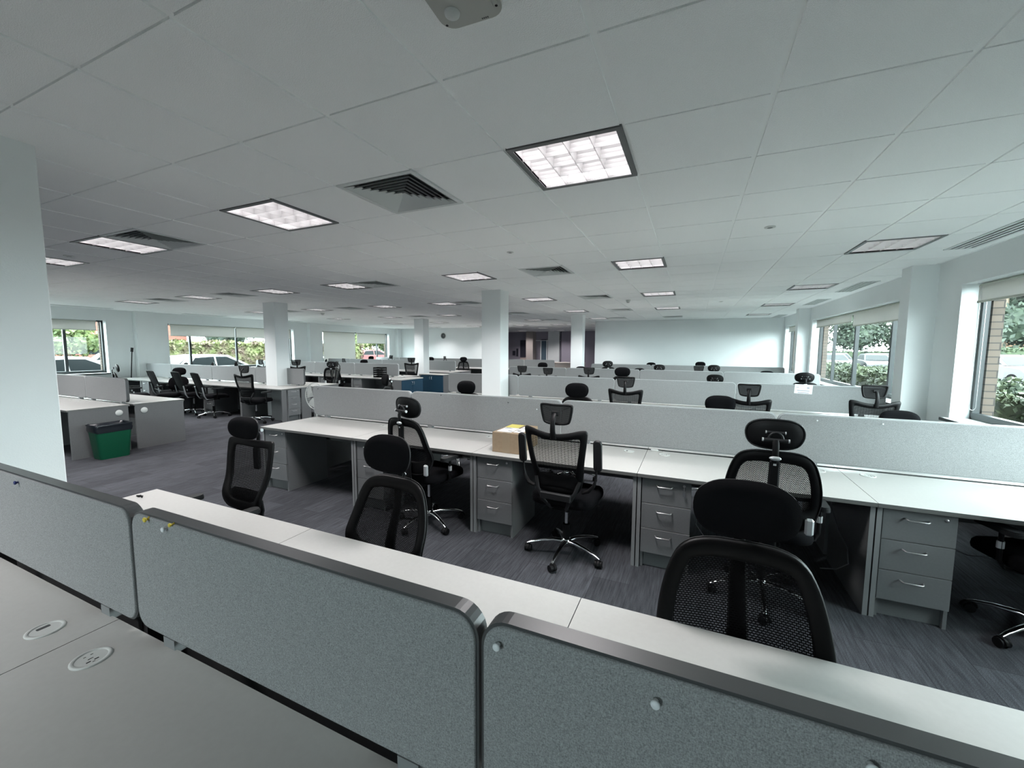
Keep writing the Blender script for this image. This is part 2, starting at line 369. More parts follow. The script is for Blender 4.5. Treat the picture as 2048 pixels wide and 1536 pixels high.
def rrect(w, h, r, n=6, cx=0, cy_=0):
    """rounded rectangle outline, centred"""
    pts = []
    for (sx, sy, a0) in ((1, 1, 0), (-1, 1, 90), (-1, -1, 180), (1, -1, 270)):
        for k in range(n+1):
            a = R(a0 + 90*k/n); pts.append((cx+sx*(w/2-r)+r*math.cos(a), cy_+sy*(h/2-r)+r*math.sin(a)))
    return pts
def chaikin(p, it=3):
    for _ in range(it):
        q = []
        for i in range(len(p)):
            a, b = p[i], p[(i+1) % len(p)]
            q.append((a[0]*.75+b[0]*.25, a[1]*.75+b[1]*.25)); q.append((a[0]*.25+b[0]*.75, a[1]*.25+b[1]*.75))
        p = q
    return p
def inset(p, w):
    """inner outline; w is a number or a function of (x, z)"""
    n = len(p); out = []
    ar = sum(p[i][0]*p[(i+1) % n][1]-p[(i+1) % n][0]*p[i][1] for i in range(n)); sg = 1 if ar > 0 else -1
    for i in range(n):
        a, b = p[i-1], p[(i+1) % n]; dx, dy = b[0]-a[0], b[1]-a[1]; l = math.hypot(dx, dy) or 1
        ww = w(*p[i]) if callable(w) else w
        out.append((p[i][0]-sg*dy/l*ww, p[i][1]+sg*dx/l*ww))
    return out
def sup(a, e):
    c = math.cos(a); s_ = math.sin(a)
    return math.copysign(abs(c)**e, c), math.copysign(abs(s_)**e, s_)
def band(mb, outer, inner, surf, t, n=8, mi=0):
    """closed band between two outlines with a rounded section, bent on a surface y = surf(x, z)"""
    N = len(outer); v = []; f = []
    for i in range(N):
        (xo, zo), (xi, zi) = outer[i], inner[i]
        cx, cz, hx, hz = (xo+xi)/2, (zo+zi)/2, (xo-xi)/2, (zo-zi)/2
        for k in range(n):
            ca, sa = sup(2*math.pi*k/n, .6)
            x, z = cx+hx*ca, cz+hz*ca; v.append((x, surf(x, z)+sa*t/2, z))
    for i in range(N):
        j = (i+1) % N
        for k in range(n):
            k2 = (k+1) % n; f.append((i*n+k, j*n+k, j*n+k2, i*n+k2))
    mb.add(v, f, mi, True)
def sheet(mb, outline, surf, rings=6, off=0.0, mi=0, both=None):
    """filled outline bent on a surface; both = thickness for a closed pad"""
    N = len(outline); cx = sum(p[0] for p in outline)/N; cz = sum(p[1] for p in outline)/N
    def layer(sgn, dome):
        v = [(cx, surf(cx, cz)+off+sgn*dome, cz)]; f = []
        for q in range(1, rings+1):
            s_ = q/rings
            for x, z in outline:
                X, Z = cx+(x-cx)*s_, cz+(z-cz)*s_
                v.append((X, surf(X, Z)+off+sgn*dome*math.sqrt(max(0, 1-s_**2.6)), Z))
        for i in range(N): f.append((0, 1+i, 1+(i+1) % N))
        for q in range(rings-1):
            for i in range(N):
                j = (i+1) % N; f.append((1+q*N+i, 1+(q+1)*N+i, 1+(q+1)*N+j, 1+q*N+j))
        mb.add(v, f, mi, True)
    if both is None: layer(1, 0)
    else: layer(1, both[0]); layer(-1, both[1])

# ------------------------------------------------------------------ room shell
floor = MB().box(XL-.1, XR+.1, -6.6, 24.2, -.12, 0).build('floor', M['carpet']); struct(floor, 'dark grey streaked carpet planks')

def wall_with_windows(name, x0, x1, wins, ya, yb, z0, z1, m, extra=0.0):
    mb = MB(); cur = ya
    for a, b in wins:
        mb.box(x0, x1, cur, a-extra, z0, z1); cur = b+extra
        mb.box(x0, x1, a-extra, b+extra, z0, WZ0-.02-extra*.3); mb.box(x0, x1, a-extra, b+extra, WZ1+extra*.2, z1)
    mb.box(x0, x1, cur, yb, z0, z1)
    return struct(mb.build(name, m))
ZT = CE+.25
wall_with_windows('wall_right', XR, XR+.17, WIN_R, -6.5, 15.0, 0, ZT, M['wall'])
wall_with_windows('wall_right_exterior', XR+.235, XR+.33, [(a-.0, b-.0) for a, b in WIN_R], -6.7, 15.3, -.3, ZT+.3, M['brickbuff'], -.06)
wall_with_windows('wall_left', XL-.17, XL, WIN_L, -6.5, 17.75, 0, ZT, M['wall'])
wall_with_windows('wall_left_exterior', XL-.33, XL-.235, WIN_L, -6.7, 18.0, -.3, ZT+.3, M['brickbuff'], -.06)
w = MB()
w.box(-3.15, XR+.3, 15.0, 15.15, 0, ZT); struct(w.build('wall_far_right', M['wall']))
w = MB(); w.box(XL-.3, -9.3, 17.75, 17.9, 0, ZT); struct(w.build('wall_far_left', M['wall']))
w = MB(); w.box(-3.15, -3.0, 15.15, 24.2, 0, ZT); struct(w.build('wall_lobby_right', M['wall']))
w = MB(); w.box(-12.2, -12.05, 17.9, 24.2, 0, ZT); struct(w.build('wall_lobby_left', M['hood']))
w = MB(); w.box(-12.2, -3.0, 24.0, 24.2, 0, ZT); struct(w.build('wall_lobby_back', M['hood']))
BW = (-3.2, -0.9)
w = MB(); w.box(XL-.3, BW[0], -6.7, -6.5, 0, ZT); w.box(BW[1], XR+.3, -6.7, -6.5, 0, ZT); w.box(BW[0], BW[1], -6.7, -6.5, 0, WZ0-.02); w.box(BW[0], BW[1], -6.7, -6.5, WZ1, ZT)
struct(w.build('wall_back', M['wall']))
w7 = empty('window_7'); struct(w7)  # window added behind the camera to light the front screens
w = MB()
for a, b in ((BW[0], BW[0]+.05), (-2.08, -2.02), (BW[1]-.05, BW[1])): w.box(a, b, -6.66, -6.60, WZ0-.02, WZ1)
w.box(BW[0]+.05, BW[1]-.05, -6.66, -6.60, WZ0-.02, WZ0+.04); w.box(BW[0]+.05, BW[1]-.05, -6.66, -6.60, WZ1-.05, WZ1); w.build('window_frame', M['frame'], w7)
MB().add([(BW[0], -6.63, WZ0), (BW[1], -6.63, WZ0), (BW[1], -6.63, WZ1), (BW[0], -6.63, WZ1)], [(0, 1, 2, 3)]).build('pane', M['glass'], w7)
# pilasters on the window walls, free-standing columns
for i, (y0, y1) in enumerate(((-.35, .25), (5.86, 6.12), (11.76, 12.02))):
    struct(MB().box(2.77, XR+.01, y0, y1, 0, ZT).build('pillar_right', M['wall']))
for i, (y0, y1) in enumerate(((-.3, .2), (5.76, 6.2), (11.75, 12.2), (17.45, 17.76))):
    struct(MB().box(XL-.01, XL+.18, y0, y1, 0, ZT).build('pillar_left', M['wall']))
COLS = [(-3.2, -2.82, -.2, .2), (-3.2, -2.82, 5.8, 6.15), (-3.17, -2.8, 11.65, 11.95),
        (-8.96, -8.57, 5.67, 6.02), (-9.02, -8.62, 11.45, 11.80), (-9.3, -8.9, 17.6, 17.95)]
for x0, x1, y0, y1 in COLS:
    struct(MB().box(x0, x1, y0, y1, 0, ZT, ch=.004).build('column', M['wall']))
for nm, b in (('baseboard_far', (-3.15, XR, 14.985, 15.0)), ('baseboard_far_left', (XL, -9.3, 17.735, 17.75)), ('baseboard_back', (XL, XR, -6.5, -6.485))):
    struct(MB().box(b[0], b[1], b[2], b[3], 0, .1).build(nm, M['trim']))
for nm, b in (('baseboard_right', (XR-.015, XR, -6.48, 14.98)), ('baseboard_left', (XL, XL+.015, -6.48, 17.7))):
    struct(MB().box(b[0], b[1], b[2], b[3], 0, .1).build(nm, M['trim']))

# ------------------------------------------------------------------ ceiling: lay-in tiles in an exposed grid
T = .6
LIGHTS = []
for j, iis in ((-3, (-5, -9, -12)), (2, (-1, -5, -9, -12, -16, -20, 3)), (7, (-1, -5, -9, -12, -16, -20, 3)), (12, (-1, -5, -9, -12, -16, -20, 3)),  # rear row is added out of view to brighten the front desks
               (17, (-1, -5, -9, -12, -16, -20, 3)), (22, (-5, -9, -12, -16, -20, 3)), (27, (-9, -12, -16, -20)), (32, (-12, -9)), (37, (-12, -16))):
    LIGHTS += [(i, j) for i in iis]
VENTS = [(-3, 2), (-8, 2), (-3, 7), (-8, 7), (-3, 12), (-8, 12), (-14, 12), (-18, 12), (-14, 7), (-18, 7), (-14, 17), (-8, 17), (-1, 22), (-4, 22), (-8, 22), (-3, 17), (-14, 2)]
SLOTS_R = [(4, 5), (4, 12), (4, 16), (4, 23)]
SLOTS_L = [(-24, 7), (-24, 12), (-24, 17)]
holes = set(LIGHTS) | set(VENTS)
mb = MB()
for i in range(-25, 5):
    for j in range(-11, 41):
        if (i, j) in holes: continue
        x0, y0 = i*T, j*T
        if y0 > 17.9 and (x0 < -12.2 or x0 > -3.3): continue
        if y0 > 15.1 and x0 > -3.3: continue
        mb.box(x0+.0125, x0+T-.0125, y0+.005, y0+T-.005, CE, CE+.02); mb.mi[-3] = 1; mb.mi[-1] = 1
for (x0, x1) in ((4.999*T, XR+.01), (XL-.01, -25*T)):
    pass
mb.box(3.0+.012, XR+.01, -6.5, 15.05, CE+.004, CE+.02)
ceil_o = mb.build('ceiling', [M['tile'], M['tee']]); struct(ceil_o, 'white suspended ceiling of square tiles')
mb = MB()
for i in range(-25, 6): mb.box(i*T-.013, i*T+.013, -6.5, 24.0, CE+.008, CE+.016)
for j in range(-11, 41):
    mb.box(-25*T, XR, j*T-.012, j*T+.012, CE+.010, CE+.0155)
struct(mb.build('ceiling_grid', M['tee']), 'white steel grid between the ceiling tiles')
struct(MB().box(XL-.4, XR+.4, -6.7, 24.4, CE+.3, CE+.45).build('roof_slab', M['roofgrey']))

def make_light():
    root = empty('ceiling_light')
    a = .297; fwid = .030
    f = MB(); z0, z1 = -.004, .012
    f.box(-a, a, -a, -a+fwid, z0, z1); f.box(-a, a, a-fwid, a, z0, z1)
    f.box(-a, -a+fwid, -a+fwid, a-fwid, z0, z1); f.box(a-fwid, a, -a+fwid, a-fwid, z0, z1)
    f.build('frame', M['lframe'], root)
    b = a-fwid; H = .062
    l = MB()
    l.box(-b-.002, -b, -b, b, 0, H+.03); l.box(b, b+.002, -b, b, 0, H+.03); l.box(-b, b, -b-.002, -b, 0, H+.03); l.box(-b, b, b, b+.002, 0, H+.03)
    c = 2*b/4
    def blade(x, along_y):
        prof = [(-.0012, 0), (-.003, H*.35), (-.0075, H*.7), (-.016, H), (.016, H), (.0075, H*.7), (.003, H*.35), (.0012, 0)]
        for k in range(len(prof)-1):
            (u0, h0), (u1, h1) = prof[k], prof[k+1]
            if along_y: vs = [(x+u0, -b, h0), (x+u0, b, h0), (x+u1, b, h1), (x+u1, -b, h1)]
            else: vs = [(-b, x+u0, h0), (b, x+u0, h0), (b, x+u1, h1), (-b, x+u1, h1)]
            l.add(vs, [(0, 1, 2, 3)], 0, True)
    for k in range(1, 4): blade(-b+k*c, True); blade(-b+k*c, False)
    l.build('louvre', M['louvre'], root)
    MB().box(-b, b, -b, b, H+.012, H+.02).build('lamp_panel', M['lamp'], root)
    MB().box(-b-.004, b+.004, -b-.004, b+.004, H+.031, H+.04).build('housing', M['vent'], root)
    ld = bpy.data.lights.new('lamp', 'AREA'); ld.shape = 'SQUARE'; ld.size = .5; ld.energy = LAMPW; ld.color = (1, .96, .97); ld.spread = R(125)
    lo = bpy.data.objects.new('lamp', ld); COL.objects.link(lo); lo.parent = root; lo.location = (0, 0, -.006)
    return register(root)
def make_vent():
    root = empty('ceiling_vent'); a = .297
    f = MB(); f.box(-a, a, -a, -a+.03, -.003, .01); f.box(-a, a, a-.03, a, -.003, .01); f.box(-a, -a+.03, -a+.03, a-.03, -.003, .01); f.box(a-.03, a, -a+.03, a-.03, -.003, .01)
    f.build('frame', M['vent'], root)
    n = 7
    for q, mirror in ((0, 0),):
        s = MB()
        for k in range(n):
            o1 = .262 - k*.036; o0 = o1-.025
            # sloping louvre ring: lower outer edge, higher inner edge
            vs = []
            for (r_, z_) in ((o1, -.0035), (o0, .019), (o0-.0025, .0195), (o1-.0035, -.0035)):
                vs += [(-r_, -r_, z_), (r_, -r_, z_), (r_, r_, z_), (-r_, r_, z_)]
            fs = []
            for a_, b_ in ((0, 1), (2, 3)):
                for e in range(4):
                    e2 = (e+1) % 4; fs.append((a_*4+e, a_*4+e2, b_*4+e2, b_*4+e))
            s.add(vs, fs)
        s.build('louvre', M['vent'], root)
    MB().box(-.27, .27, -.27, .27, .06, .065).build('duct', M['dark'], root)
    return register(root)
def make_slot(n=4, L_=1.2):
    root = empty('slot_diffuser')
    f = MB(); s = MB(); wd_ = .05
    W = n*wd_+.04
    f.box(-W/2, W/2, -L_/2-.02, -L_/2, -.009, .001); f.box(-W/2, W/2, L_/2, L_/2+.02, -.009, .001)
    for k in range(n+1):
        x = -n*wd_/2+k*wd_; f.box(x-.012, x+.012, -L_/2, L_/2, -.009, .001)
    f.build('frame', M['vent'], root)
    for k in range(n):
        x = -n*wd_/2+k*wd_+.012; s.box(x, x+.026, -L_/2, L_/2, -.001, .001)
    s.build('slot', M['dark'], root)
    return register(root)
ORD = ['first', 'second', 'third', 'fourth', 'fifth', 'sixth', 'seventh', 'eighth', 'ninth', 'tenth', 'eleventh', 'twelfth']
ROWN = {-3: 'added unseen rear', 2: 'nearest', 7: 'second', 12: 'third', 17: 'fourth', 22: 'fifth', 27: 'sixth', 32: 'lobby front', 37: 'lobby back'}
lp = make_light(); first = True
byrow = {}
for i, j in LIGHTS: byrow.setdefault(j, []).append(i)
for i, j in LIGHTS:
    o = lp if first else copy_tree(lp); first = False
    o.location = ((i+.5)*T, (j+.5)*T, CE)
    if i == 3:                      # the row along the right-hand windows gets a weak panel glow and no lamp
        for c in list(COL.objects):
            if c.parent == o and c.type == 'LIGHT': bpy.data.objects.remove(c)
            elif c.parent == o and c.name.startswith('lamp_panel'):
                c.data = c.data.copy(); c.data.materials[0] = M['lampdim']
    k = sorted(byrow[j]).index(i)
    tag(o, 'square louvred ceiling light, %s from the left in the %s row of lights' % (ORD[k], ROWN[j]), 'ceiling light', 'square louvred ceiling lights')
vp = make_vent(); first = True; vrow = {}
for i, j in VENTS: vrow.setdefault(j, []).append(i)
for i, j in VENTS:
    o = vp if first else copy_tree(vp); first = False
    o.location = ((i+.5)*T, (j+.5)*T, CE); k = sorted(vrow[j]).index(i)
    tag(o, 'square stepped air vent, %s from left in the %s row of ceiling fittings' % (ORD[k], ROWN[j]), 'ceiling vent', 'square air vents in the ceiling')
sp = make_slot(); first = True
for n_, (i, j) in enumerate(SLOTS_R):
    o = sp if first else copy_tree(sp); first = False
    o.location = (2.76, (j+.9)*T, CE)
    if j == 5: o.location = (2.78, 4.30, CE)
    tag(o, 'long four slot air diffuser along the right window wall, %s from the viewer' % ORD[n_], 'slot diffuser', 'slot diffusers along the window walls')
for n_, (i, j) in enumerate(SLOTS_L):
    o = copy_tree(sp); o.location = (-14.45, (j+.5)*T, CE)
    tag(o, 'four slot air diffuser beside the left window wall, %s from the left' % ORD[n_], 'slot diffuser', 'slot diffusers along the window walls')

# sensors, detectors, sprinklers
def sensor():
    root = empty('motion_sensor', (-.31, .20, CE))
    mb = MB(); mb.prism(rrect(.205, .29, .045, 6), -.022, .0, 'z'); mb.prism(rrect(.19, .275, .04, 6), -.028, -.022, 'z')
    mb.build('housing', M['sensor'], root)
    g = MB(); g.prism(rrect(.160, .235, .028, 6), -.0315, -.028, 'z'); g.build('cover', M['sensor'], root)
    MB().lathe([(.0, -.046), (.012, -.044), (.022, -.038), (.024, -.0315)], 18, 'z', (-.045, .075, 0)).build('lens', M['whitepl'], root)
    MB().lathe([(.03, -.0315), (.033, -.036), (.036, -.036), (.038, -.0315)], 22, 'z', (.01, .0, 0)).build('lens_ring', M['sensor'], root)
    MB().lathe([(.0, -.034), (.029, -.0335)], 22, 'z', (.01, .0, 0)).build('lens_glass', M['trimdark'], root)
    s = MB()
    for x, y in ((-.085, .115), (.088, .10)): s.disc(.0045, -.029, 10, 'z', (x, y, 0))
    s.build('screw', M['black'], root)
    t = MB()
    for k in range(4): t.box(.028+k*.006, .032+k*.006, .127, .132, -.0288, -.028)
    t.build('marking', M['trimdark'], root)
    root.rotation_euler = (0, 0, R(3))
    tag(root, 'rectangular off-white ceiling sensor with round lens, at the top edge', 'sensor')
    root.location = (-.31, .235, CE)
sensor()
def detector(name, x, y, r_, label, down=.03):
    root = empty(name, (x, y, CE))
    MB().lathe([(r_*.2, -down), (r_*.6, -down*.9), (r_*.8, -down*.5), (r_, -.006), (r_, 0)], 20).build('body', M['whitepl'], root)
    MB().disc(r_*.5, -down-.0005, 14).build('sensing_head', M['trimdark'], root)
    tag(root, label, 'detector', 'small round ceiling detectors'); return root
detector('smoke_detector', -.97, 8.26, .05, 'small white smoke detector hanging below the middle of the ceiling', .06)
detector('ceiling_detector', .896, 3.31, .042, 'flat round detector in the ceiling near the right windows', .008)
detector('ceiling_detector', -1.507, 3.29, .036, 'tiny round detector in the ceiling left of the nearest light row', .008)
detector('ceiling_detector', .859, 9.28, .045, 'flat round detector in the ceiling far right, before the end wall', .01)
detector('ceiling_detector', -6.27, 1.5, .05, 'flat round detector between two lights at the upper left', .008)
detector('smoke_detector', -10.04, 8.32, .06, 'small smoke detector below the far left ceiling, beyond the column', .06)
detector('smoke_detector', -9.2, 16.9, .06, 'small smoke detector close to the far end wall beside the clock', .06)

# ------------------------------------------------------------------ windows, sills, blinds
def window(n, side, y0, y1, mull):
    sg = 1 if side == 'r' else -1
    xi = XR if side == 'r' else XL
    X = lambda d: xi + sg*d
    def bx(mb, d0, d1, a, b, z0, z1): mb.box(min(X(d0), X(d1)), max(X(d0), X(d1)), a, b, z0, z1)
    root = empty('window_%d' % n, (0, 0, 0)); struct(root)
    fr = MB(); d0, d1, w_ = .165, .225, .045
    bx(fr, d0, d1, y0+.005, y0+w_, WZ0, WZ1); bx(fr, d0, d1, y1-w_, y1-.005, WZ0, WZ1)
    bx(fr, d0, d1, y0+w_, y1-w_, WZ0-.015, WZ0+w_+.01); bx(fr, d0, d1, y0+w_, y1-w_, WZ1-w_, WZ1-.003)
    for (m_, mw) in mull: bx(fr, d0, d1, m_-mw/2, m_+mw/2, WZ0+w_+.01, WZ1-w_)
    fr.build('window_frame', M['frame'], root)
    gl = MB(); gl.add([(X(.195), y0+w_, WZ0+w_), (X(.195), y1-w_, WZ0+w_), (X(.195), y1-w_, WZ1-w_), (X(.195), y0+w_, WZ1-w_)], [(0, 1, 2, 3)])
    gl.build('pane', M['glass'], root)
    si = MB(); bx(si, -.06, .165, y0-.03, y1+.03, WZ0-.045, WZ0-.02); bx(si, -.002, .165, y0+.001, y1-.001, WZ0-.02, WZ0-.0155)
    si.build('window_sill', M['trim'], root)
    lip = MB(); bx(lip, -.075, -.06, y0-.03, y1+.03, WZ0-.05, WZ0-.018); lip.build('sill_nosing', M['frame'], root)
def blind(side, y0, y1, zb, label, chain=None, d=.09):
    sg = 1 if side == 'r' else -1; xi = XR if side == 'r' else XL
    root = empty('roller_blind', (xi+sg*d, (y0+y1)/2, WZ1))
    h = (y1-y0)/2
    MB().tube([(0, -h, -.045), (0, h, -.045)], .024, 14).build('roller', M['cream'], root)
    MB().box(-.035, .035, -h-.004, h+.004, -.014, -.001).build('bracket_rail', M['trim'], root)
    f = MB(); f.add([(-sg*.024, -h+.01, -.045), (-sg*.024, h-.01, -.045), (-sg*.024, h-.01, zb-WZ1), (-sg*.024, -h+.01, zb-WZ1)], [(0, 1, 2, 3)])
    f.box(-sg*.024-.0006, -sg*.024+.0006, -h+.01, h-.01, zb-WZ1, -.045)
    f.build('blind_fabric', M['blind'], root)
    MB().box(-sg*.024-.007, -sg*.024+.007, -h+.008, h-.008, zb-WZ1-.022, zb-WZ1).build('bottom_bar', M['cream'], root)
    if chain is not None:
        yc = chain-(y0+y1)/2; zz = 1.0-WZ1
        pts = [(-.012, yc, -.045), (-.012, yc, zz+.03), (-.006, yc, zz+.006), (0, yc, zz), (.006, yc, zz+.006), (.012, yc, zz+.03), (.012, yc, -.045)]
        MB().tube([(p[0]*2.2, p[1], p[2]) for p in pts], .0018, 5).build('pull_chain', M['steel'], root)
    tag(root, label, 'roller blind', 'cream roller blinds in the windows')
window(1, 'r', *WIN_R[0], [(2.4, .05), (3.9, .05)])
window(2, 'r', *WIN_R[1], [(7.52, .06), (9.12, .07), (10.45, .03)])
window(3, 'r', *WIN_R[2], [(13.6, .04)])
window(4, 'l', *WIN_L[0], [(2.6, .06), (4.35, .06)])
window(5, 'l', *WIN_L[1], [(7.34, .06), (8.86, .06), (10.3, .06)])
window(6, 'l', *WIN_L[2], [(14.0, .05), (16.2, .05)])
blind('r', 1.0, 5.22, 2.17, 'cream roller blind, barely lowered, in the nearest right-hand window', 5.17)
blind('r', 6.78, 8.93, 2.10, 'cream roller blind, right of the pair, in the second right-hand window', None)
blind('r', 8.98, 11.45, 2.19, 'cream roller blind, left of the pair, in the second right-hand window', 11.42)
blind('r', 12.7, 14.62, 2.2, 'cream roller blind in the farthest right-hand window beside the end wall', None)
blind('l', .95, 4.97, 2.10, 'cream roller blind in the left-hand window beside the near column', None)
blind('l', 6.73, 8.75, 1.995, 'cream roller blind, left of the pair, above the hedge view', None)
blind('l', 8.79, 11.0, 1.995, 'cream roller blind, right of the pair, partly behind the free-standing column', None)
blind('l', 12.63, 14.55, .99, 'cream roller blind lowered to the sill in the farthest left-hand window', None)
blind('l', 14.66, 16.72, 1.85, 'cream roller blind half raised in the farthest left-hand window', None)

# ------------------------------------------------------------------ desks
DW = 1.4; DZ = .728
def ring_grommet(x, y, root, socket):
    g = MB(); g.lathe([(.047, 0), (.047, .0025), (.043, .004), (.036, .003), (.036, .001)], 24, 'z', (x, y, DZ))
    g.disc(.037, .0018, 24, 'z', (x, y, DZ))
    o = g.build('cable_grommet', M['whitepl'], root)
    h = MB()
    if socket:
        for (a, b, w_, l_) in ((.016, .006, .004, .010), (.016, -.012, .004, .010), (.002, -.002, .002, .012), (-.018, .008, .002, .006), (-.018, -.008, .002, .006), (.024, -.003, .002, .006)):
            h.box(x+a-w_/2, x+a+w_/2, y+b-l_/2, y+b+l_/2, DZ+.0018, DZ+.0024)
        h.build('socket_slot', M['dark'], o)
    else:
        h.prism(rrect(.014, .032, .004, 3, x-.016, y), DZ+.0018, DZ+.0026, 'z'); h.build('cable_slot', M['trimdark'], o)
def make_desk(depth, side, splitleg=False, grom_end=None):
    """side -1: user sits on the -y side (rear edge at local y = 0, front at -depth); +1 mirrored"""
    root = empty('office_desk'); s = side
    def Y(a, b): return (min(s*a, s*b), max(s*a, s*b))
    y0, y1 = Y(0, depth); hw = DW/2
    t = MB(); t.box(-hw+.0015, hw-.0015, y0, y1, DZ-.025, DZ, mi=1, top=0)
    t.build('desktop', [M['desk'], M['edge']], root)
    for sx in (-1, 1):
        a0, a1 = (-hw+.004, -hw+.029) if sx < 0 else (hw-.029, hw-.004)
        l = MB()
        if splitleg and sx > 0:
            b0, b1 = Y(depth-.13, depth-.02); l.box(a0, a1, b0, b1, 0, DZ-.025)
            b0, b1 = Y(.02, .26); MB().box(a0, a1, b0, b1, 0, DZ-.025).build('panel_leg', M['panel'], root)
        else:
            b0, b1 = Y(.02, depth-.02)
            v = len(l.mi); l.box(a0, a1, b0, b1, 0, DZ-.025)
            l.mi[v+2] = 1; l.mi[v+4] = 1
        o = l.build('panel_leg', [M['panel'], M['paneledge']], root)
        if grom_end is not None and sx > 0:
            yy = s*grom_end; MB().lathe([(.0001, .006), (.043, .006), (.046, .003), (.046, 0)], 24, 'x', (a1, yy, .615)).build('cable_cover', M['whitepl'], o)
    b0, b1 = Y(.10, .118)
    MB().box(-hw+.03, hw-.03, b0, b1, .47, DZ-.026).build('modesty_panel', M['panel'], root)
    ring_grommet(-hw+.15, s*.125, root, True); ring_grommet(hw-.15, s*.125, root, False)
    return register(root)
def make_pedestal(nd=3, wide=.34):
    root = empty('drawer_pedestal'); H = .695; D = .56      # front faces -y at local y=0
    c = MB(); c.box(0, .018, .018, D, 0, H); c.box(wide-.018, wide, .018, D, 0, H); c.box(.018, wide-.018, D-.018, D, .05, H)
    c.box(.018, wide-.018, .018, D-.018, H-.018, H); c.box(.018, wide-.018, .05, .066, 0, .115)
    c.build('carcass', M['drawer'], root)
    z0 = .12; dh = (H-z0)/nd
    for k in range(nd):
        za, zb = z0+k*dh+.002, z0+(k+1)*dh-.002
        d = MB().cbox(.002, wide-.002, 0, .017, za, zb, .0015).build('drawer', M['drawer'], root)
        hz = zb-(.05 if nd == 3 else .04); hx = wide*.47
        MB().tube([(hx-.055, 0, hz+.004), (hx-.048, -.024, hz+.002), (hx-.040, -.028, hz), (hx+.040, -.028, hz), (hx+.048, -.024, hz+.002), (hx+.055, 0, hz+.004)], .0042, 8).build('handle', M['steel'], d)
        if k == nd-1:
            MB().lathe([(.0001, -.004), (.008, -.004), (.0095, -.002), (.0095, 0)], 14, 'y', (wide-.05, 0, zb-.028)).build('lock', M['steel'], d)
    return register(root)
PED = make_pedestal(); PED4 = make_pedestal(4, .30)
first_ped = [True]
desk_cache = {}
def desk(depth, side, x, y, label, group, **kw):
    key = (depth, side, tuple(sorted(kw.items())))
    if key not in desk_cache: o = desk_cache[key] = make_desk(depth, side, **kw)
    else: o = copy_tree(desk_cache[key])
    o.location = (x, y, 0); tag(o, label, 'desk', group); return o
def pedestal(x, y, rz, label, proto=None):
    if proto is None:
        o = PED if first_ped[0] else copy_tree(PED); first_ped[0] = False
    else: o = proto
    o.location = (x, y, 0); o.rotation_euler = (0, 0, rz)
    tag(o, label, 'drawer unit', 'grey three-drawer pedestals under the desks' if proto is None else None); return o

def make_screen(w, dark):
    root = empty('desk_screen'); H = .385; z0 = .752
    tr = MB(); tr.prism([(a, b) for a, b in rrect(w-.006, H, .055, 7, 0, z0+H/2)], -.018, .018, 'y', smooth=False)
    tr.build('edge_trim', M['trimdark'] if dark else M['trimlight'], root)
    for nm, ya, yb in (('fabric_panel', -.0235, -.018), ('fabric_panel', .018, .0235)):
        g = .006 if dark else .008
        f = MB(); o_ = rrect(w-.006-2*g, H-2*g, .050, 7, 0, z0+H/2); i_ = rrect(w-.006-2*g-.006, H-2*g-.006, .047, 7, 0, z0+H/2)
        outer_y, inner_y = (yb, ya) if ya < 0 else (ya, yb)
        n = len(o_); v = [(a, outer_y, b) for a, b in o_]+[(a, inner_y+(.0015 if ya < 0 else -.0015), b) for a, b in rrect(w-.006-2*g-.001, H-2*g-.001, .05, 7, 0, z0+H/2)]+[(a, inner_y, b) for a, b in i_]
        fs = [(i, (i+1) % n, n+(i+1) % n, n+i) for i in range(n)]+[(n+i, n+(i+1) % n, 2*n+(i+1) % n, 2*n+i) for i in range(n)]
        f.add(v, fs, 0, True); f.add(v[2*n:], [tuple(range(n))], 0)
        fixn(f.build(nm, M['screenfab'], root))
    for x in (-w*.36, w*.36):
        MB().box(x-.028, x+.028, -.0245, .0245, DZ-.012, z0+.006).build('clamp', M['paneledge'], root)
    return register(root)
scr_cache = {}
def screen(x0, x1, y, label, dark=False):
    w_ = round(x1-x0, 3); key = (w_, dark)
    if key not in scr_cache: o = scr_cache[key] = make_screen(w_, dark)
    else: o = copy_tree(scr_cache[key])
    o.location = ((x0+x1)/2, y, 0); tag(o, label, 'desk screen', 'grey fabric screens along the desk benches'); return o

# benches: name, screen plane y, x start, columns, near depth, far depth
RIGHT = [('front', -.1475, -2.8, 4, .72, .72), ('second', 3.048, -4.2, 5, .775, .77), ('third', 6.25, -4.2, 5, .76, .76), ('fourth', 9.47, -4.2, 5, .76, .76), ('fifth', 12.7, -2.8, 4, .76, .76)]
for bi, (nm, by, bx0, nc, dn, df) in enumerate(RIGHT):
    for c_ in range(nc):
        xc = bx0+DW*(c_+.5)
        for side, dd, sd in ((-1, dn, 'near side'), (1, df, 'far side')):
            desk(dd, side, xc, by+side*.024+(side*-.006 if bi == 0 and side < 0 else 0), 'white topped desk, %s from left, %s of the %s right-hand bench' % (ORD[c_], sd, nm), 'white topped desks of the right-hand benches')
        if bi >= 1:
            pedestal(xc-DW/2+.034, by-.024-dn+.03, 0, 'grey drawer pedestal under the %s desk from left, %s right-hand bench' % (ORD[c_], nm))
for nm, by, seams, dark in (('front', -.1475, [-2.74, -1.265, -.012, 1.4, 2.8], True), ('second', 3.048, [-4.25, -2.65, -.82, .99, 2.8], False), ('third', 6.25, [-4.2, -2.66, -.86, .97, 2.76], False),
                       ('fourth', 9.47, [-4.3, -2.66, -.82, .99, 2.78], False), ('fifth', 12.7, [-2.75, -.85, .95, 2.72], False)):
    for k in range(len(seams)-1):
        screen(seams[k], seams[k+1], by, 'grey fabric screen%s, %s from the left on the %s right-hand bench' % (' with dark trim' if dark else '', ORD[k], nm), dark)
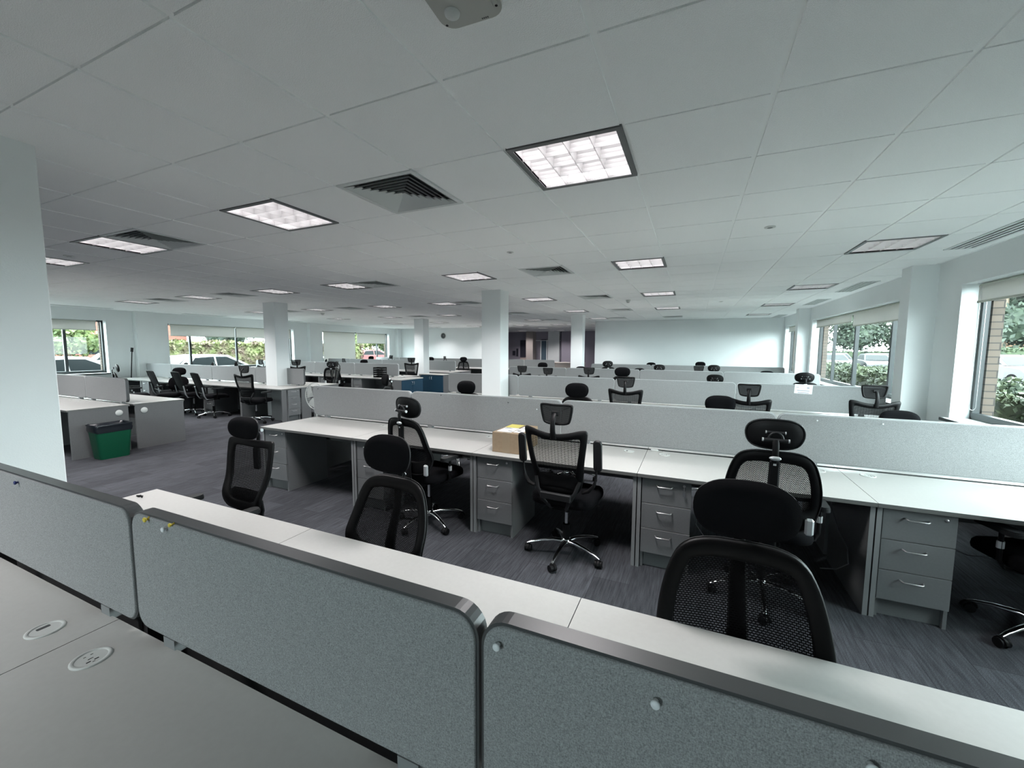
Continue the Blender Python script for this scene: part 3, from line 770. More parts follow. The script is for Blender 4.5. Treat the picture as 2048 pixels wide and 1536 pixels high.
LEFT = [('nearest', 2.59, .715), ('second', 5.95, .77), ('third', 9.32, .76), ('fourth', 12.65, .76), ('farthest', 15.7, .76)]
XEND = -7.77
for bi, (nm, by, dd) in enumerate(LEFT):
    for c_ in range(5):
        xc = XEND-DW*(4-c_+.5)
        for side, sd in ((-1, 'near side'), (1, 'far side')):
            kw = {}
            if c_ == 4 and bi == 0: kw['grom_end'] = .135
            if c_ == 4 and bi == 1 and side < 0: kw['splitleg'] = True
            desk(dd, side, xc, by+side*.024, 'white topped desk, %s from the window, %s of the %s left-hand bench' % (ORD[c_], sd, nm), 'white topped desks of the left-hand benches', **kw)
        if bi in (1, 2) and not (bi == 1 and c_ == 4):
            pedestal(xc-DW/2+.034, by-.024-dd+.03, 0, 'grey drawer pedestal under the %s desk from the window, %s left-hand bench' % (ORD[c_], nm))
    seams = {0: [-14.3, -12.75, -10.95, -9.16, -7.85], 1: [-14.7, -13.4, -11.5, -9.72, -8.0], 2: [-14.7, -13.4, -11.6, -9.8, -8.0], 3: [-14.7, -13.4, -11.6, -9.8, -8.0], 4: [-14.7, -13.2, -11.4, -9.6, -7.8]}[bi]
    for k in range(4):
        screen(seams[k], seams[k+1], by, 'grey fabric desk screen, %s from the window on the %s left-hand bench' % (ORD[k], nm), bi < 2 and k == 3)
# the last far-left bench runs on towards the middle of the room
for c_ in range(2):
    for side, sd in ((-1, 'near side'), (1, 'far side')):
        desk(.76, side, XEND+DW*(c_+.5), 15.7+side*.024, 'white topped grey desk, %s past the columns on the %s of the farthest bench' % (ORD[c_], sd), 'white topped desks of the left-hand benches')
    screen(-7.78+1.4*c_, -6.4+1.4*c_, 15.7, 'grey fabric desk screen, %s past the columns on the farthest bench' % ORD[c_])
o = pedestal(XEND-.004, 5.325, R(90), 'grey four-drawer pedestal closing the end of the second left-hand bench', PED4)
o.location = (XEND-.004, 5.325, 0); o.rotation_euler = (0, 0, R(90))

# ------------------------------------------------------------------ office chairs
def surf_back(x, z):
    return -.235 - .16*(z-.56) + .035*math.exp(-((z-.68)/.09)**2) + .55*x*x
def star_base(root, mat_, r_=.315):
    b = MB(); b.lathe([(.0001, .135), (.030, .135), (.040, .115), (.042, .085), (.030, .070), (.0001, .070)], 18)
    for k in range(5):
        a = R(90+72*k+180); d = Vector((math.cos(a), math.sin(a), 0))
        p = [d*.025+Vector((0, 0, .105)), d*.10+Vector((0, 0, .112)), d*.20+Vector((0, 0, .100)), d*.28+Vector((0, 0, .080)), d*r_+Vector((0, 0, .066))]
        b.tube(p, .02, 8, radii=[(.026, .020), (.023, .016), (.018, .012), (.015, .010), (.012, .008)])
    base = b.build('star_base', mat_, root)
    for k in range(5):
        a = R(90+72*k+180); cx, cy_ = math.cos(a)*(r_-.01), math.sin(a)*(r_-.01)
        c = MB(); t = a+R(60+50*k); ax = Vector((-math.sin(t), math.cos(t), 0)); 
        for s_ in (-1, 1):
            q = Vector((cx, cy_, .028))+ax*s_*.016
            c.tube([q-ax*.010, q+ax*.010], .0275, 16, radii=[.0265, .0275])
        c.tube([(cx, cy_, .03), (cx, cy_, .062)], .009, 8)
        n_ = ax.cross(Vector((0, 0, 1)))
        hood = []
        for s_ in range(7):
            an = math.pi*s_/6; hood.append(Vector((cx, cy_, .028))+n_*math.cos(an)*.031+Vector((0, 0, math.sin(an)*.031)))
        c.tube(hood, .01, 6, radii=[(.014, .0035)]*7)
        c.build('caster', M['black'], base)
def seat_and_lift(root, dz, fabric='blackfab', lift='chrome'):
    MB().lathe([(.028, .10), (.028, .22), (.030, .24), (.030, .25)], 16).build('gas_lift_cover', M['black'], root)
    MB().tube([(0, 0, .22), (0, 0, .42+dz)], .015, 14).build('gas_lift', M[lift], root)
    m_ = MB(); m_.cbox(-.08, .08, -.15, .11, .40+dz, .455+dz, .012); m_.tube([(.07, .02, .425+dz), (.22, .03, .425+dz), (.25, .04, .425+dz)], .006, 6)
    m_.build('mechanism', M['black'], root)
    o = rrect(.50, .48, .11, 7); s = MB(); N = len(o)
    prof = [(.90, .450), (.985, .462), (1.0, .485), (.985, .51), (.93, .527), (.75, .533), (.4, .531)]
    v = []; f = []
    for k, z in prof:
        for x, y in o: v.append((x*k, y*k+.03, z+dz-(.018 if (y*k > .18) else 0)*(y*k-.18)/.06))
    for i in range(len(prof)-1):
        for j in range(N): f.append((i*N+j, i*N+(j+1) % N, (i+1)*N+(j+1) % N, (i+1)*N+j))
    s.add(v, f, 0, True); s.add(v[-N:], [tuple(range(N))], 0, True); s.add(v[:N], [tuple(range(N))[::-1]], 0, True)
    s.build('seat', M[fabric], root)
def bsurf(dz): return lambda x, z: surf_back(x, z-dz)
def arms_fixed(root, dz, padz=.69, silver=True):
    for s_ in (-1, 1):
        a = MB(); a.tube([(s_*.20, -.05, .44+dz), (s_*.265, -.03, .45+dz), (s_*.285, -.02, .49+dz), (s_*.285, -.02, padz-.03+dz)], .012, 8, radii=[(.02, .009), (.02, .009), (.016, .011), (.016, .011)])
        arm = a.build('armrest', M['black'], root)
        p = MB(); v0 = rrect(.075, .25, .035, 6, s_*.285, .0)
        p.prism(v0, padz-.03+dz, padz-.008+dz, 'z'); p.prism([(x_*.0+x_, y_) for x_, y_ in rrect(.068, .243, .032, 6, s_*.285, .0)], padz-.008+dz, padz+dz, 'z')
        p.build('arm_pad', M['blacksoft'], arm)
        if silver: MB().tube([(s_*.285, -.02, .56+dz), (s_*.285, -.02, .60+dz)], .0165, 12, radii=[(.0175, .0155)]*2).build('collar', M['silver'], arm)
def oval_headrest(root, dz, style='fabric', hz=1.125, vs=1.0):
    """style: fabric = padded oval, mesh = framed oval; carried by a curved stem with a twin-rod hinge"""
    out = chaikin([(.0, .099), (.09, .094), (.148, .056), (.157, -.015), (.118, -.080), (.0, -.094), (-.118, -.080), (-.157, -.015), (-.148, .056), (-.09, .094)], 2)
    hs = lambda x, z: -.255+.9*x*x-.12*(z-hz-dz)
    O = [(x, z*vs+hz+dz) for x, z in out]
    st = MB(); st.tube([(0, -.315, .86+dz), (0, -.325, .95+dz), (0, -.335, 1.03+dz), (0, -.338, 1.075+dz), (0, -.322, 1.108+dz)], .016, 10, radii=[(.020, .009)]*2+[(.017, .009)]*3)
    st.cbox(-.024, .024, -.335, -.305, .84+dz, .99+dz, .006)
    stem = st.build('headrest_stem', M['black'], root)
    bdg = MB(); bdg.lathe([(.0001, -.006), (.020, -.005), (.026, -.001), (.026, .004)], 20, 'y', (0, 0, 0)); ob = bdg.build('badge', M['silver'], stem, loc=(0, -.341, 1.005+dz)); ob.scale = (1.15, 1, .5)
    MB().cbox(-.008, .008, -.339, -.334, .962+dz, .976+dz, .002).build('button', M['silver'], stem)
    head = MB()
    if style == 'fabric':
        sheet(head, O, hs, 6, .004, both=(.034, .004)); hd = head.build('headrest', M['blackfab'], root); fixn(hd)
        sh = MB(); sheet(sh, [(x*.93, hz+dz+(z-hz-dz)*.92) for x, z in O], hs, 5, -.004, both=(.003, .014)); fixn(sh.build('shell', M['black'], hd))
        rm = MB(); I = inset(O, .009); band(rm, O, I, lambda x, z: hs(x, z)-.003, .010, 6); rm.build('rim', M['blacksoft'], hd)
    else:
        I = inset(O, .03); band(head, O, I, hs, .022, 8); hd = head.build('headrest', M['black'], root)
        ms = MB(); sheet(ms, inset(O, .026), hs, 5); ms.build('headrest_mesh', M['meshslat'], hd)
    h = MB(); yb = -.300
    h.tube([(-.062, yb-.018, hz-.018+dz), (.062, yb-.018, hz-.018+dz)], .0105, 10)
    h.tube([(-.046, yb+.006, hz+.022+dz), (.046, yb+.006, hz+.022+dz)], .0085, 10)
    arc = [(math.cos(a)*.036, yb-.012, hz-.014+dz+math.sin(a)*.040) for a in [math.pi*k/10 for k in range(11)]]
    h.tube(arc, .006, 8, radii=[(.006, .010)]*11)
    hg = h.build('hinge', M['blacksoft'], hd)
    c = MB()
    for s_ in (-1, 1):
        c.tube([(s_*.060, yb-.018, hz-.018+dz), (s_*.068, yb-.018, hz-.018+dz)], .0112, 10)
        c.tube([(s_*.045, yb+.006, hz+.022+dz), (s_*.051, yb+.006, hz+.022+dz)], .0092, 10)
    c.build('hinge_cap', M['silver'], hg)
def chair_round(dz=0, low=0.0):
    """rounded mesh back on a centre spine, padded oval headrest, silver arm brackets"""
    root = empty('office_chair'); sf = bsurf(dz)
    star_base(root, M['chrome']); seat_and_lift(root, dz)
    half = [(x, z-low*(z-.53)/.5) for x, z in [(0, 1.045), (.11, 1.045), (.185, 1.015), (.225, .93), (.252, .80), (.256, .69), (.225, .585), (.13, .54), (0, .535)]]
    pts = half+[(-x, z) for x, z in half[-2:0:-1]]
    O = [(x, z+dz) for x, z in chaikin(pts, 2)]
    wfn = lambda x, z: .055+.018*max(0, min(1, (z-dz-.95)/.08))+.060*max(0, min(1, (.70-(z-dz))/.09))
    I = inset(O, wfn)
    b = MB(); band(b, O, I, sf, .026, 8); bk = b.build('back_frame', M['black'], root)
    m_ = MB(); sheet(m_, inset(O, lambda x, z: wfn(x, z)-.006), sf, 7, .004); m_.build('back_mesh', M['mesh'], bk)
    s = MB(); s.tube([(0, sf(0, z+dz)-.028, z+dz) for z in (.50, .58, .66, .74, .82, .90, .98)], .02, 8, radii=[(.050, .012), (.045, .012), (.036, .011), (.031, .011), (.029, .010), (.028, .010), (.028, .010)])
    s.tube([(0, -.10, .43+dz), (0, -.20, .425+dz), (0, -.262, .45+dz), (0, -.268, .51+dz)], .02, 8, radii=[(.04, .012)]*4)
    s.build('spine', M['black'], root)
    r_ = MB(); band(r_, O, inset(O, .006), lambda x, z: sf(x, z)-.012, .006, 6); r_.build('piping', M['blacksoft'], bk)
    for s_ in (-1, 1):
        br = MB(); br.cbox(s_*.20-.022 if s_ > 0 else -.222, s_*.20+.022 if s_ > 0 else -.178, sf(.2, .60+dz)-.042, sf(.2, .60+dz)-.012, .545+dz, .645+dz, .010)
        br.build('arm_bracket', M['silver'], root)
    arms_fixed(root, dz); oval_headrest(root, dz)
    return register(root)
def winged_back(root, dz, tall=0):
    sf = bsurf(dz)
    half = [(0, 1.035), (.10, 1.047), (.20, 1.078), (.243, 1.075), (.240, 1.02), (.215, .85), (.195, .70), (.175, .60), (.12, .575), (0, .57)]
    if tall: half = [(0, 1.045), (.12, 1.05), (.20, 1.06), (.228, 1.05), (.228, .98), (.222, .85), (.20, .70), (.175, .60), (.12, .575), (0, .57)]
    pts = half+[(-x, z) for x, z in half[-2:0:-1]]
    O = [(x, z+dz) for x, z in chaikin(pts, 2)]
    ih = [(0, .985), (.085, .990), (.165, 1.012), (.188, 1.008), (.186, .965), (.165, .84), (.145, .74), (.125, .672), (.08, .655), (0, .652)]
    if tall: ih = [(0, .995), (.10, .998), (.155, 1.002), (.176, .995), (.178, .94), (.172, .84), (.150, .74), (.125, .672), (.08, .655), (0, .652)]
    I = [(x, z+dz) for x, z in chaikin(ih+[(-x, z) for x, z in ih[-2:0:-1]], 2)]
    b = MB(); band(b, O, I, sf, .026, 8); bk = b.build('back_frame', M['black'], root)
    m_ = MB(); sheet(m_, [(x*1.02, .85+dz+(z-.85-dz)*1.02) for x, z in I], sf, 7, .004); m_.build('back_mesh', M['meshslat'], bk)
    l = MB(); sheet(l, [(x, z+dz) for x, z in rrect(.31, .11, .04, 6, 0, .67)], lambda x, z: sf(x, z)-.014, 5, 0, both=(.012, .01)); fixn(l.build('lumbar_pad', M['black'], root))
    s = MB()
    for s_ in (-1, 1): s.tube([(s_*.17, sf(.17, .68+dz)-.015, .68+dz), (s_*.145, sf(.14, .60+dz)-.03, .60+dz), (s_*.10, -.255, .52+dz), (s_*.06, -.19, .44+dz), (s_*.05, -.10, .43+dz)], .014, 8, radii=[(.014, .010)]*5)
    s.cbox(-.12, .12, -.275, -.245, .53+dz, .585+dz, .008)
    s.build('back_support', M['blacksoft'], root)
def trapeze_headrest(root, dz, hz=1.170):
    hs = lambda x, z: -.27+.8*x*x-.1*(z-hz-dz)
    out = [(0, .078), (.115, .083), (.130, .065), (.112, -.035), (.095, -.072), (0, -.080), (-.095, -.072), (-.112, -.035), (-.130, .065), (-.115, .083)]
    O = [(x, z+hz+dz) for x, z in chaikin(out, 2)]
    h = MB(); band(h, O, inset(O, .017), hs, .020, 8); hd = h.build('headrest', M['black'], root)
    m_ = MB(); sheet(m_, inset(O, .013), hs, 5); m_.build('headrest_mesh', M['meshdense'], hd)
    st = MB(); st.tube([(0, -.318, 1.0+dz), (0, -.335, 1.06+dz), (0, -.338, 1.12+dz), (0, -.318, 1.165+dz), (0, -.292, 1.182+dz)], .02, 8, radii=[(.024, .010), (.021, .010), (.018, .009), (.017, .008), (.017, .008)])
    st.cbox(-.028, .028, -.300, -.285, 1.165+dz, 1.200+dz, .005)
    st.build('headrest_stem', M['black'], root)
def arms_flipped(root, dz):
    for s_ in (-1, 1):
        a = MB(); a.tube([(s_*.19, -.21, .60+dz), (s_*.235, -.215, .62+dz), (s_*.27, -.205, .66+dz), (s_*.285, -.20, .72+dz), (s_*.29, -.205, .84+dz)], .01, 8, radii=[(.018, .010), (.022, .014), (.020, .013), (.008, .008), (.007, .007)])
        arm = a.build('armrest', M['black'], root)
        o = rrect(.062, .235, .028, 6); p = MB()
        v = []; N = len(o)
        for t_, k in ((-.014, .9), (-.008, 1), (.006, 1), (.014, .88)):
            v += [(s_*.295+x*k, -.205-(z*k)*.12+t_-.0, .885+dz+z*k) for x, z in o]
        f = [(q*N+i, q*N+(i+1) % N, (q+1)*N+(i+1) % N, (q+1)*N+i) for q in range(3) for i in range(N)]
        p.add(v, f, 0, True); p.add(v[:N], [tuple(range(N))[::-1]]); p.add(v[-N:], [tuple(range(N))]); fixn(p.build('arm_pad', M['blacksoft'], arm))
def chair_winged(dz=0, armsup=True, head='trap'):
    root = empty('office_chair'); star_base(root, M['chrome']); seat_and_lift(root, dz); winged_back(root, dz, head == 'ovalmesh')
    if armsup: arms_flipped(root, dz)
    else: arms_fixed(root, dz, silver=False)
    if head == 'trap': trapeze_headrest(root, dz)
    elif head == 'ovalmesh': oval_headrest(root, dz, 'fabric', 1.135, .78)
    return register(root)
def chair_plain():
    root = empty('office_chair'); star_base(root, M['chrome']); seat_and_lift(root, 0)
    sf = lambda x, z: -.22-.30*(z-.56)+.35*x*x
    O = chaikin([(.20, 1.06), (.225, 1.0), (.215, .7), (.20, .58), (.15, .56), (-.15, .56), (-.20, .58), (-.215, .7), (-.225, 1.0), (-.20, 1.06)], 2)
    b = MB(); band(b, O, inset(O, .022), sf, .022, 8); bk = b.build('back_frame', M['black'], root)
    m_ = MB(); sheet(m_, inset(O, .018), sf, 6); m_.build('back_mesh', M['blackfab'], bk)
    for s_ in (-1, 1):
        u = MB(); u.tube([(s_*.16, -.05, .44), (s_*.19, -.20, .44), (s_*.20, -.245, .52), (s_*.205, -.28, .72)], .012, 8, radii=[(.018, .010)]*4); u.build('back_upright', M['silver'], root)
    arms_fixed(root, 0, .70, False)
    return register(root)
def chair_fabric():
    root = empty('office_chair'); star_base(root, M['chrome']); seat_and_lift(root, 0)
    sf = lambda x, z: -.24-.12*(z-.56)+.4*x*x
    O = chaikin([(.12, .90), (.21, .84), (.235, .70), (.20, .55), (-.20, .55), (-.235, .70), (-.21, .84), (-.12, .90)], 2)
    b = MB(); sheet(b, O, sf, 6, 0, both=(.035, .02)); fixn(b.build('backrest', M['blackfab'], root))
    H = chaikin([(.08, 1.12), (.15, 1.08), (.16, .98), (.10, .93), (-.10, .93), (-.16, .98), (-.15, 1.08), (-.08, 1.12)], 2)
    h = MB(); sheet(h, H, lambda x, z: sf(x, z)-.01, 6, 0, both=(.035, .02)); fixn(h.build('headrest', M['blackfab'], root))
    MB().tube([(0, -.24, .44), (0, -.28, .55), (0, -.30, .80), (0, -.325, 1.0)], .02, 8, radii=[(.03, .01)]*4).build('spine', M['black'], root)
    MB().tube([(0, -.08, .43), (0, -.24, .44)], .02, 8).build('back_support', M['black'], root)
    arms_fixed(root, 0)
    return register(root)
PROTO = {}
def chair(kind, x, y, deg, label, dz=0.0, back=None):
    key = (kind, round(dz, 2))
    if key not in PROTO:
        o = PROTO[key] = {'round': lambda: chair_round(dz), 'roundlow': lambda: chair_round(dz, .045), 'winged': lambda: chair_winged(dz), 'wingeddown': lambda: chair_winged(dz, False), 'ovalmesh': lambda: chair_winged(dz, False, 'ovalmesh'),
                         'plain': chair_plain, 'fabric': chair_fabric}[kind]()
    else: o = copy_tree(PROTO[key])
    a = R(deg)
    if back is not None:      # (x, y) is where the backrest stands
        x += math.sin(a)*-back; y += math.cos(a)*back
    o.location = (x, y, 0); o.rotation_euler = (0, 0, a)
    tag(o, label, 'office chair', 'black office chairs'); return o
B = .29
# aisle between the front bench and the second bench
chair('ovalmesh', -2.37, .95, 180, 'black mesh chair, oval headrest turned aside, leftmost behind the front desks', -.03, B)
chair('roundlow', -1.03, .80, 176, 'black chair with oval padded headrest facing the viewer, middle behind the front desks', -.012, B)
chair('roundlow', .515, .70, 181, 'large black chair with oval padded headrest facing the viewer, nearest of all', .0, B)
chair('round', -1.92, 1.98, -10, 'black mesh chair with its back to the viewer, left of the cardboard box', .0, B)
chair('winged', -.53, 2.24, -3, 'black mesh chair with trapezoid headrest and folded-up arms, right of the cardboard box', 0)
chair('round', .80, 1.93, -3, 'black mesh chair, oval headrest hinge seen from behind, at the second bench', .02, B)
chair('round', 2.24, 2.40, 14, 'black chair on chrome base tucked under the desk at the right edge', -.02)
# far side of the second bench (facing the viewer)
for n_, (x, y, d, dz, lb) in enumerate([(-4.08, 4.30, 150, .0, 'black padded headrest chair just left of the blue cabinets, facing the viewer'),
        (-2.62, 4.30, 178, -.05, 'black padded headrest chair left of the central column, behind the second bench'),
        (-1.0, 4.32, 180, -.02, 'black padded headrest chair right of the central column, behind the second bench'),
        (.64, 4.25, 180, -.09, 'black padded headrest chair overlapping a mesh chair, behind the second bench'),
        (2.16, 4.22, 180, -.15, 'black padded headrest chair, lowest one, before the white window pier')]):
    chair('round', x, y, d, lb, dz, B)
# near side of the third bench
chair('wingeddown', -.51, 5.06, 0, 'black mesh chair, trapezoid headrest, left one of three at the third bench', .0, B)
chair('wingeddown', .99, 4.88, -8, 'black mesh chair, trapezoid headrest, middle one of three at the third bench', -.03, B)
chair('wingeddown', 2.24, 5.0, 6, 'black mesh chair, trapezoid headrest, right one before the window pier', .0, B)
# far side of the third bench
chair('round', -.93, 7.55, 180, 'black padded headrest peeping over the third bench, above a trapezoid headrest', .05, B)
# near side of the fourth bench
for x, y, k, dz, lb in [(-3.40, 8.2, 'wingeddown', -.03, 'black trapezoid headrest chair just right of the central column, fourth bench'), (-2.73, 8.15, 'wingeddown', -.06, 'second black mesh headrest right of the central column, fourth bench'),
        (-1.76, 8.15, 'wingeddown', -.03, 'third black mesh headrest right of the central column, fourth bench'), (.76, 8.15, 'round', -.08, 'black oval headrest seen from behind, middle of the fourth bench'),
        (2.24, 8.15, 'round', .0, 'black oval headrest seen from behind above the pinned paper notice')]:
    chair(k, x, y, random.uniform(-6, 6), lb, dz, B)
# far side of the fourth bench
for x, y, k, dz, lb in [(-3.70, 10.6, 'round', .0, 'black padded headrest before the dark lobby, facing the viewer'), (-2.55, 10.6, 'round', -.09, 'black padded headrest partly hidden by the rear right column'),
        (-.95, 10.55, 'round', -.10, 'black low headrest, left of a pair in the middle distance'), (2.0, 10.7, 'round', -.10, 'black low headrest near the far right windows')]:
    chair(k, x, y, 180+random.uniform(-8, 8), lb, dz, B)
# fifth bench
for x, y, k, dz, a, lb in [(-1.97, 11.5, 'round', .05, 20, 'black oval headrest standing tall against the end wall, leftmost'), (-.52, 11.5, 'round', -.03, 0, 'black oval headrest, right of a pair in the middle distance'),
        (.50, 10.9, 'wingeddown', -.05, 0, 'black trapezoid headrest under another headrest before the end wall'), (.88, 11.45, 'round', -.01, 0, 'black oval headrest, right of two close ones before the end wall'),
        (-.95, 13.9, 'round', -.05, 180, 'small black headrest peeping over the fifth bench, left one'), (.58, 13.9, 'round', .0, 180, 'small black headrest peeping over the fifth bench, right one')]:
    chair(k, x, y, a, lb, dz, B)
# left-hand area
chair('round', -11.6, 3.95, -20, 'black mesh chair seen side on beside the left window, nearest bench', .02, B)
chair('round', -14.3, 3.8, 180, 'flat black headrest in front of the left window view of a white car', -.17, B)
chair('plain', -11.8, 5.05, -8, 'black plain mesh chair without headrest, left of three in a row', 0)
chair('fabric', -11.2, 4.85, 215, 'black padded chair between the left two plain mesh chairs', 0)
chair('plain', -10.75, 5.05, -5, 'black plain mesh chair without headrest, middle of three in a row', 0)
chair('plain', -9.92, 5.02, -10, 'black plain mesh chair without headrest, right of three, on chrome base', 0)
chair('wingeddown', -8.3, 4.95, 12, 'black mesh chair at the right end of the second left-hand bench', 0)
KEEP = [(-15.0+.35, 7.0, 'round', -.10, 'flat black headrest at the far left window, over the second bench'), (-13.4, 7.1, 'round', -.06, 'small domed black headrest before the parked white car roof'),
        (-12.25, 7.1, 'round', .0, 'black headrest tilted against the left window mullion'), (-11.17, 7.1, 'wingeddown', .03, 'black boxy headrest just left of the left column'),
        (-9.72, 7.1, 'wingeddown', .04, 'black headrest with wing arm just right of the left column')]
for x, y, k, dz, lb in KEEP: chair(k, x, y, 180+random.uniform(-50, 50), lb, dz, B)
chair('round', -9.62, 8.2, 30, 'black mesh chair with its back to the viewer at the third left-hand bench', -.01, B)
chair('winged', -8.85, 7.35, 150, 'black chair with one raised arm beside the end of the second left-hand bench', 0)
for x, y, k, dz, lb in [(-12.35, 10.5, 'round', -.03, 'black headrest pair, left, over the third left-hand bench'), (-11.7, 10.7, 'wingeddown', -.03, 'black wide headrest, right of the pair, over the third left-hand bench'),
        (-10.5, 10.5, 'round', -.02, 'black domed headrest in the middle of the third left-hand bench'), (-8.35, 10.4, 'wingeddown', .05, 'black mesh chair behind the stack of letter trays'),
        (-13.7, 14.3, 'round', .0, 'black headrest under the lowered blind in the far left'), (-12.6, 14.4, 'wingeddown', .02, 'black headrest before the red car view in the far left'),
        (-10.4, 14.4, 'round', .0, 'black headrest below and left of the wall clock'), (-9.55, 14.3, 'wingeddown', .02, 'black headrest just right of the wall clock, far bench'), (-8.75, 14.5, 'round', .02, 'black domed headrest right of the clock, beside the central column')]:
    chair(k, x, y, 180+random.uniform(-40, 40), lb, dz, B)

# ------------------------------------------------------------------ loose things
def cardboard_box():
    root = empty('cardboard_box', (-1.12, 2.575, DZ+.001), R(-1)); W, D, H = .27, .42, .178
    MB().cbox(-W/2, W/2, -D/2, D/2, 0, H, .002).build('carton', M['card'], root)
    t = MB(); t.box(-.035, .035, -D/2-.0008, -D/2, .0, H); t.box(-.035, .035, -D/2, D/2, H, H+.0008); t.build('packing_tape', M['tape'], root)
    l = MB(); l.box(-.11, .03, -.17, .02, H+.0008, H+.0016); l.box(.04, .125, -.15, .12, H+.0002, H+.001); l.build('address_label', M['paper'], root)
    y = MB(); y.box(-.12, .01, .03, .18, H+.0008, H+.0016); y.build('yellow_label', M['yellow'], root)
    k = MB()
    for a, b, c_, d_ in ((-.10, -.05, .0, .012), (-.10, -.02, -.03, -.02), (.055, .09, -.10, -.07), (.05, .11, .02, .03), (-.02, .02, -.13, -.11)): k.box(a, b, c_, d_, H+.0016, H+.0022)
    k.build('print', M['trimdark'], root)
    tag(root, 'brown cardboard parcel with tape and labels on the second bench', 'box')
cardboard_box()
def pin(x, y, z, m_, label, r_=.008):
    root = empty('push_pin', (x, y, z))
    MB().tube([(0, 0, 0), (0, -.010, .001)], .001, 6).build('needle', M['steel'], root)
    MB().lathe([(.0001, -.022), (r_*.8, -.022), (r_, -.019), (r_*.45, -.014), (r_*.5, -.010), (r_*.9, -.008), (.0001, -.007)], 14, 'y').build('pin_head', m_, root)
    tag(root, label, 'push pin', 'push pins in the screens')
FY = -.1475-.0235+.010
pin(-2.09, FY, 1.108, M['pinb'], 'dark blue push pin near the left edge of the front screens')
pin(-1.155, FY, 1.126, M['piny'], 'yellow push pin at the rounded corner of the long front screen')
pin(-1.03, FY+.004, 1.131, M['piny'], 'yellow push pin standing at the top edge of the front screen', .006)
pin(-1.06, FY, 1.113, M['pinw'], 'white push pin just below two yellow pins')
pin(.03, FY, 1.095, M['pinw'], 'white push pin at the upper left corner of the right front screen')
pin(.31, FY, 1.088, M['pinw'], 'round white push pin in the middle of the right front screen')
pin(.58, FY, 1.10, M['pinw'], 'white push pin at the bottom right edge of the view')
SY = 3.048-.0235+.010
for x, z, m_, lb in ((-4.15, 1.10, 'trimdark', 'dark push pin at the left end of the second bench screens'), (-2.23, 1.115, 'trimdark', 'dark push pin right of the seam, second bench screens'), (-1.40, 1.08, 'trimdark', 'dark push pin above the cardboard box'),
                 (-1.08, 1.03, 'pinw', 'white push pin left of the trapezoid headrest'), (1.25, 1.095, 'pinw', 'white push pin right of the large oval headrest'), (1.65, 1.10, 'pinw', 'white push pin farthest right on the second bench screens')):
    pin(x, SY, z, M[m_], lb, .006)
def notice():
    root = empty('paper_notice', (1.82, 6.25-.0245, 1.06))
    m_ = MB(); m_.box(-.108, .108, -.0008, 0, -.082, .082); m_.build('sheet', M['paper'], root)
    k = MB()
    for a, b, c_, d_ in ((-.075, .075, -.012, -.004), (-.065, .07, -.042, -.034), (-.09, -.055, .035, .041), (.04, .07, .028, .042)): k.box(a, b, -.0014, -.0008, c_, d_)
    k.build('print', M['ink'], root)
    root.rotation_euler = (R(2), R(2), 0)
    tag(root, 'white paper notice pinned to the third bench screen', 'notice')
notice()
def bin_():
    root = empty('waste_bin', (-7.53, 2.215, 0))
    def ring(w, d, z, r_=.04): return [(x, y, z) for x, y in rrect(w, d, r_, 5)]
    lv = [(.22, .33, 0), (.23, .345, .01), (.265, .415, .40), (.27, .42, .405)]
    v = []; 
    for w_, d_, z in lv: v += ring(w_, d_, z)
    N = len(ring(.2, .3, 0)); f = [(q*N+i, q*N+(i+1) % N, (q+1)*N+(i+1) % N, (q+1)*N+i) for q in range(3) for i in range(N)]
    mb = MB(); mb.add(v, f, 0, True); mb.add(v[:N], [tuple(range(N))[::-1]]); mb.build('bin_body', M['green'], root)
    v = []; rnd = random.Random(3)
    for q, (w_, d_, z) in enumerate([(.275, .425, .395), (.29, .44, .43), (.285, .435, .48), (.29, .445, .505), (.278, .43, .512), (.262, .415, .505), (.25, .40, .42), (.22, .36, .25)]):
        for x, y, zz in ring(w_, d_, z): v.append((x+rnd.uniform(-.006, .006), y+rnd.uniform(-.006, .006), zz+rnd.uniform(-.008, .008)))
    f = [(q*N+i, q*N+(i+1) % N, (q+1)*N+(i+1) % N, (q+1)*N+i) for q in range(7) for i in range(N)]
    mb = MB(); mb.add(v, f, 0, True); mb.add(v[-N:], [tuple(range(N))]); mb.build('bin_liner', M['liner'], root)
    tag(root, 'green plastic waste bin with black liner against the bench end panel', 'waste bin')
bin_()
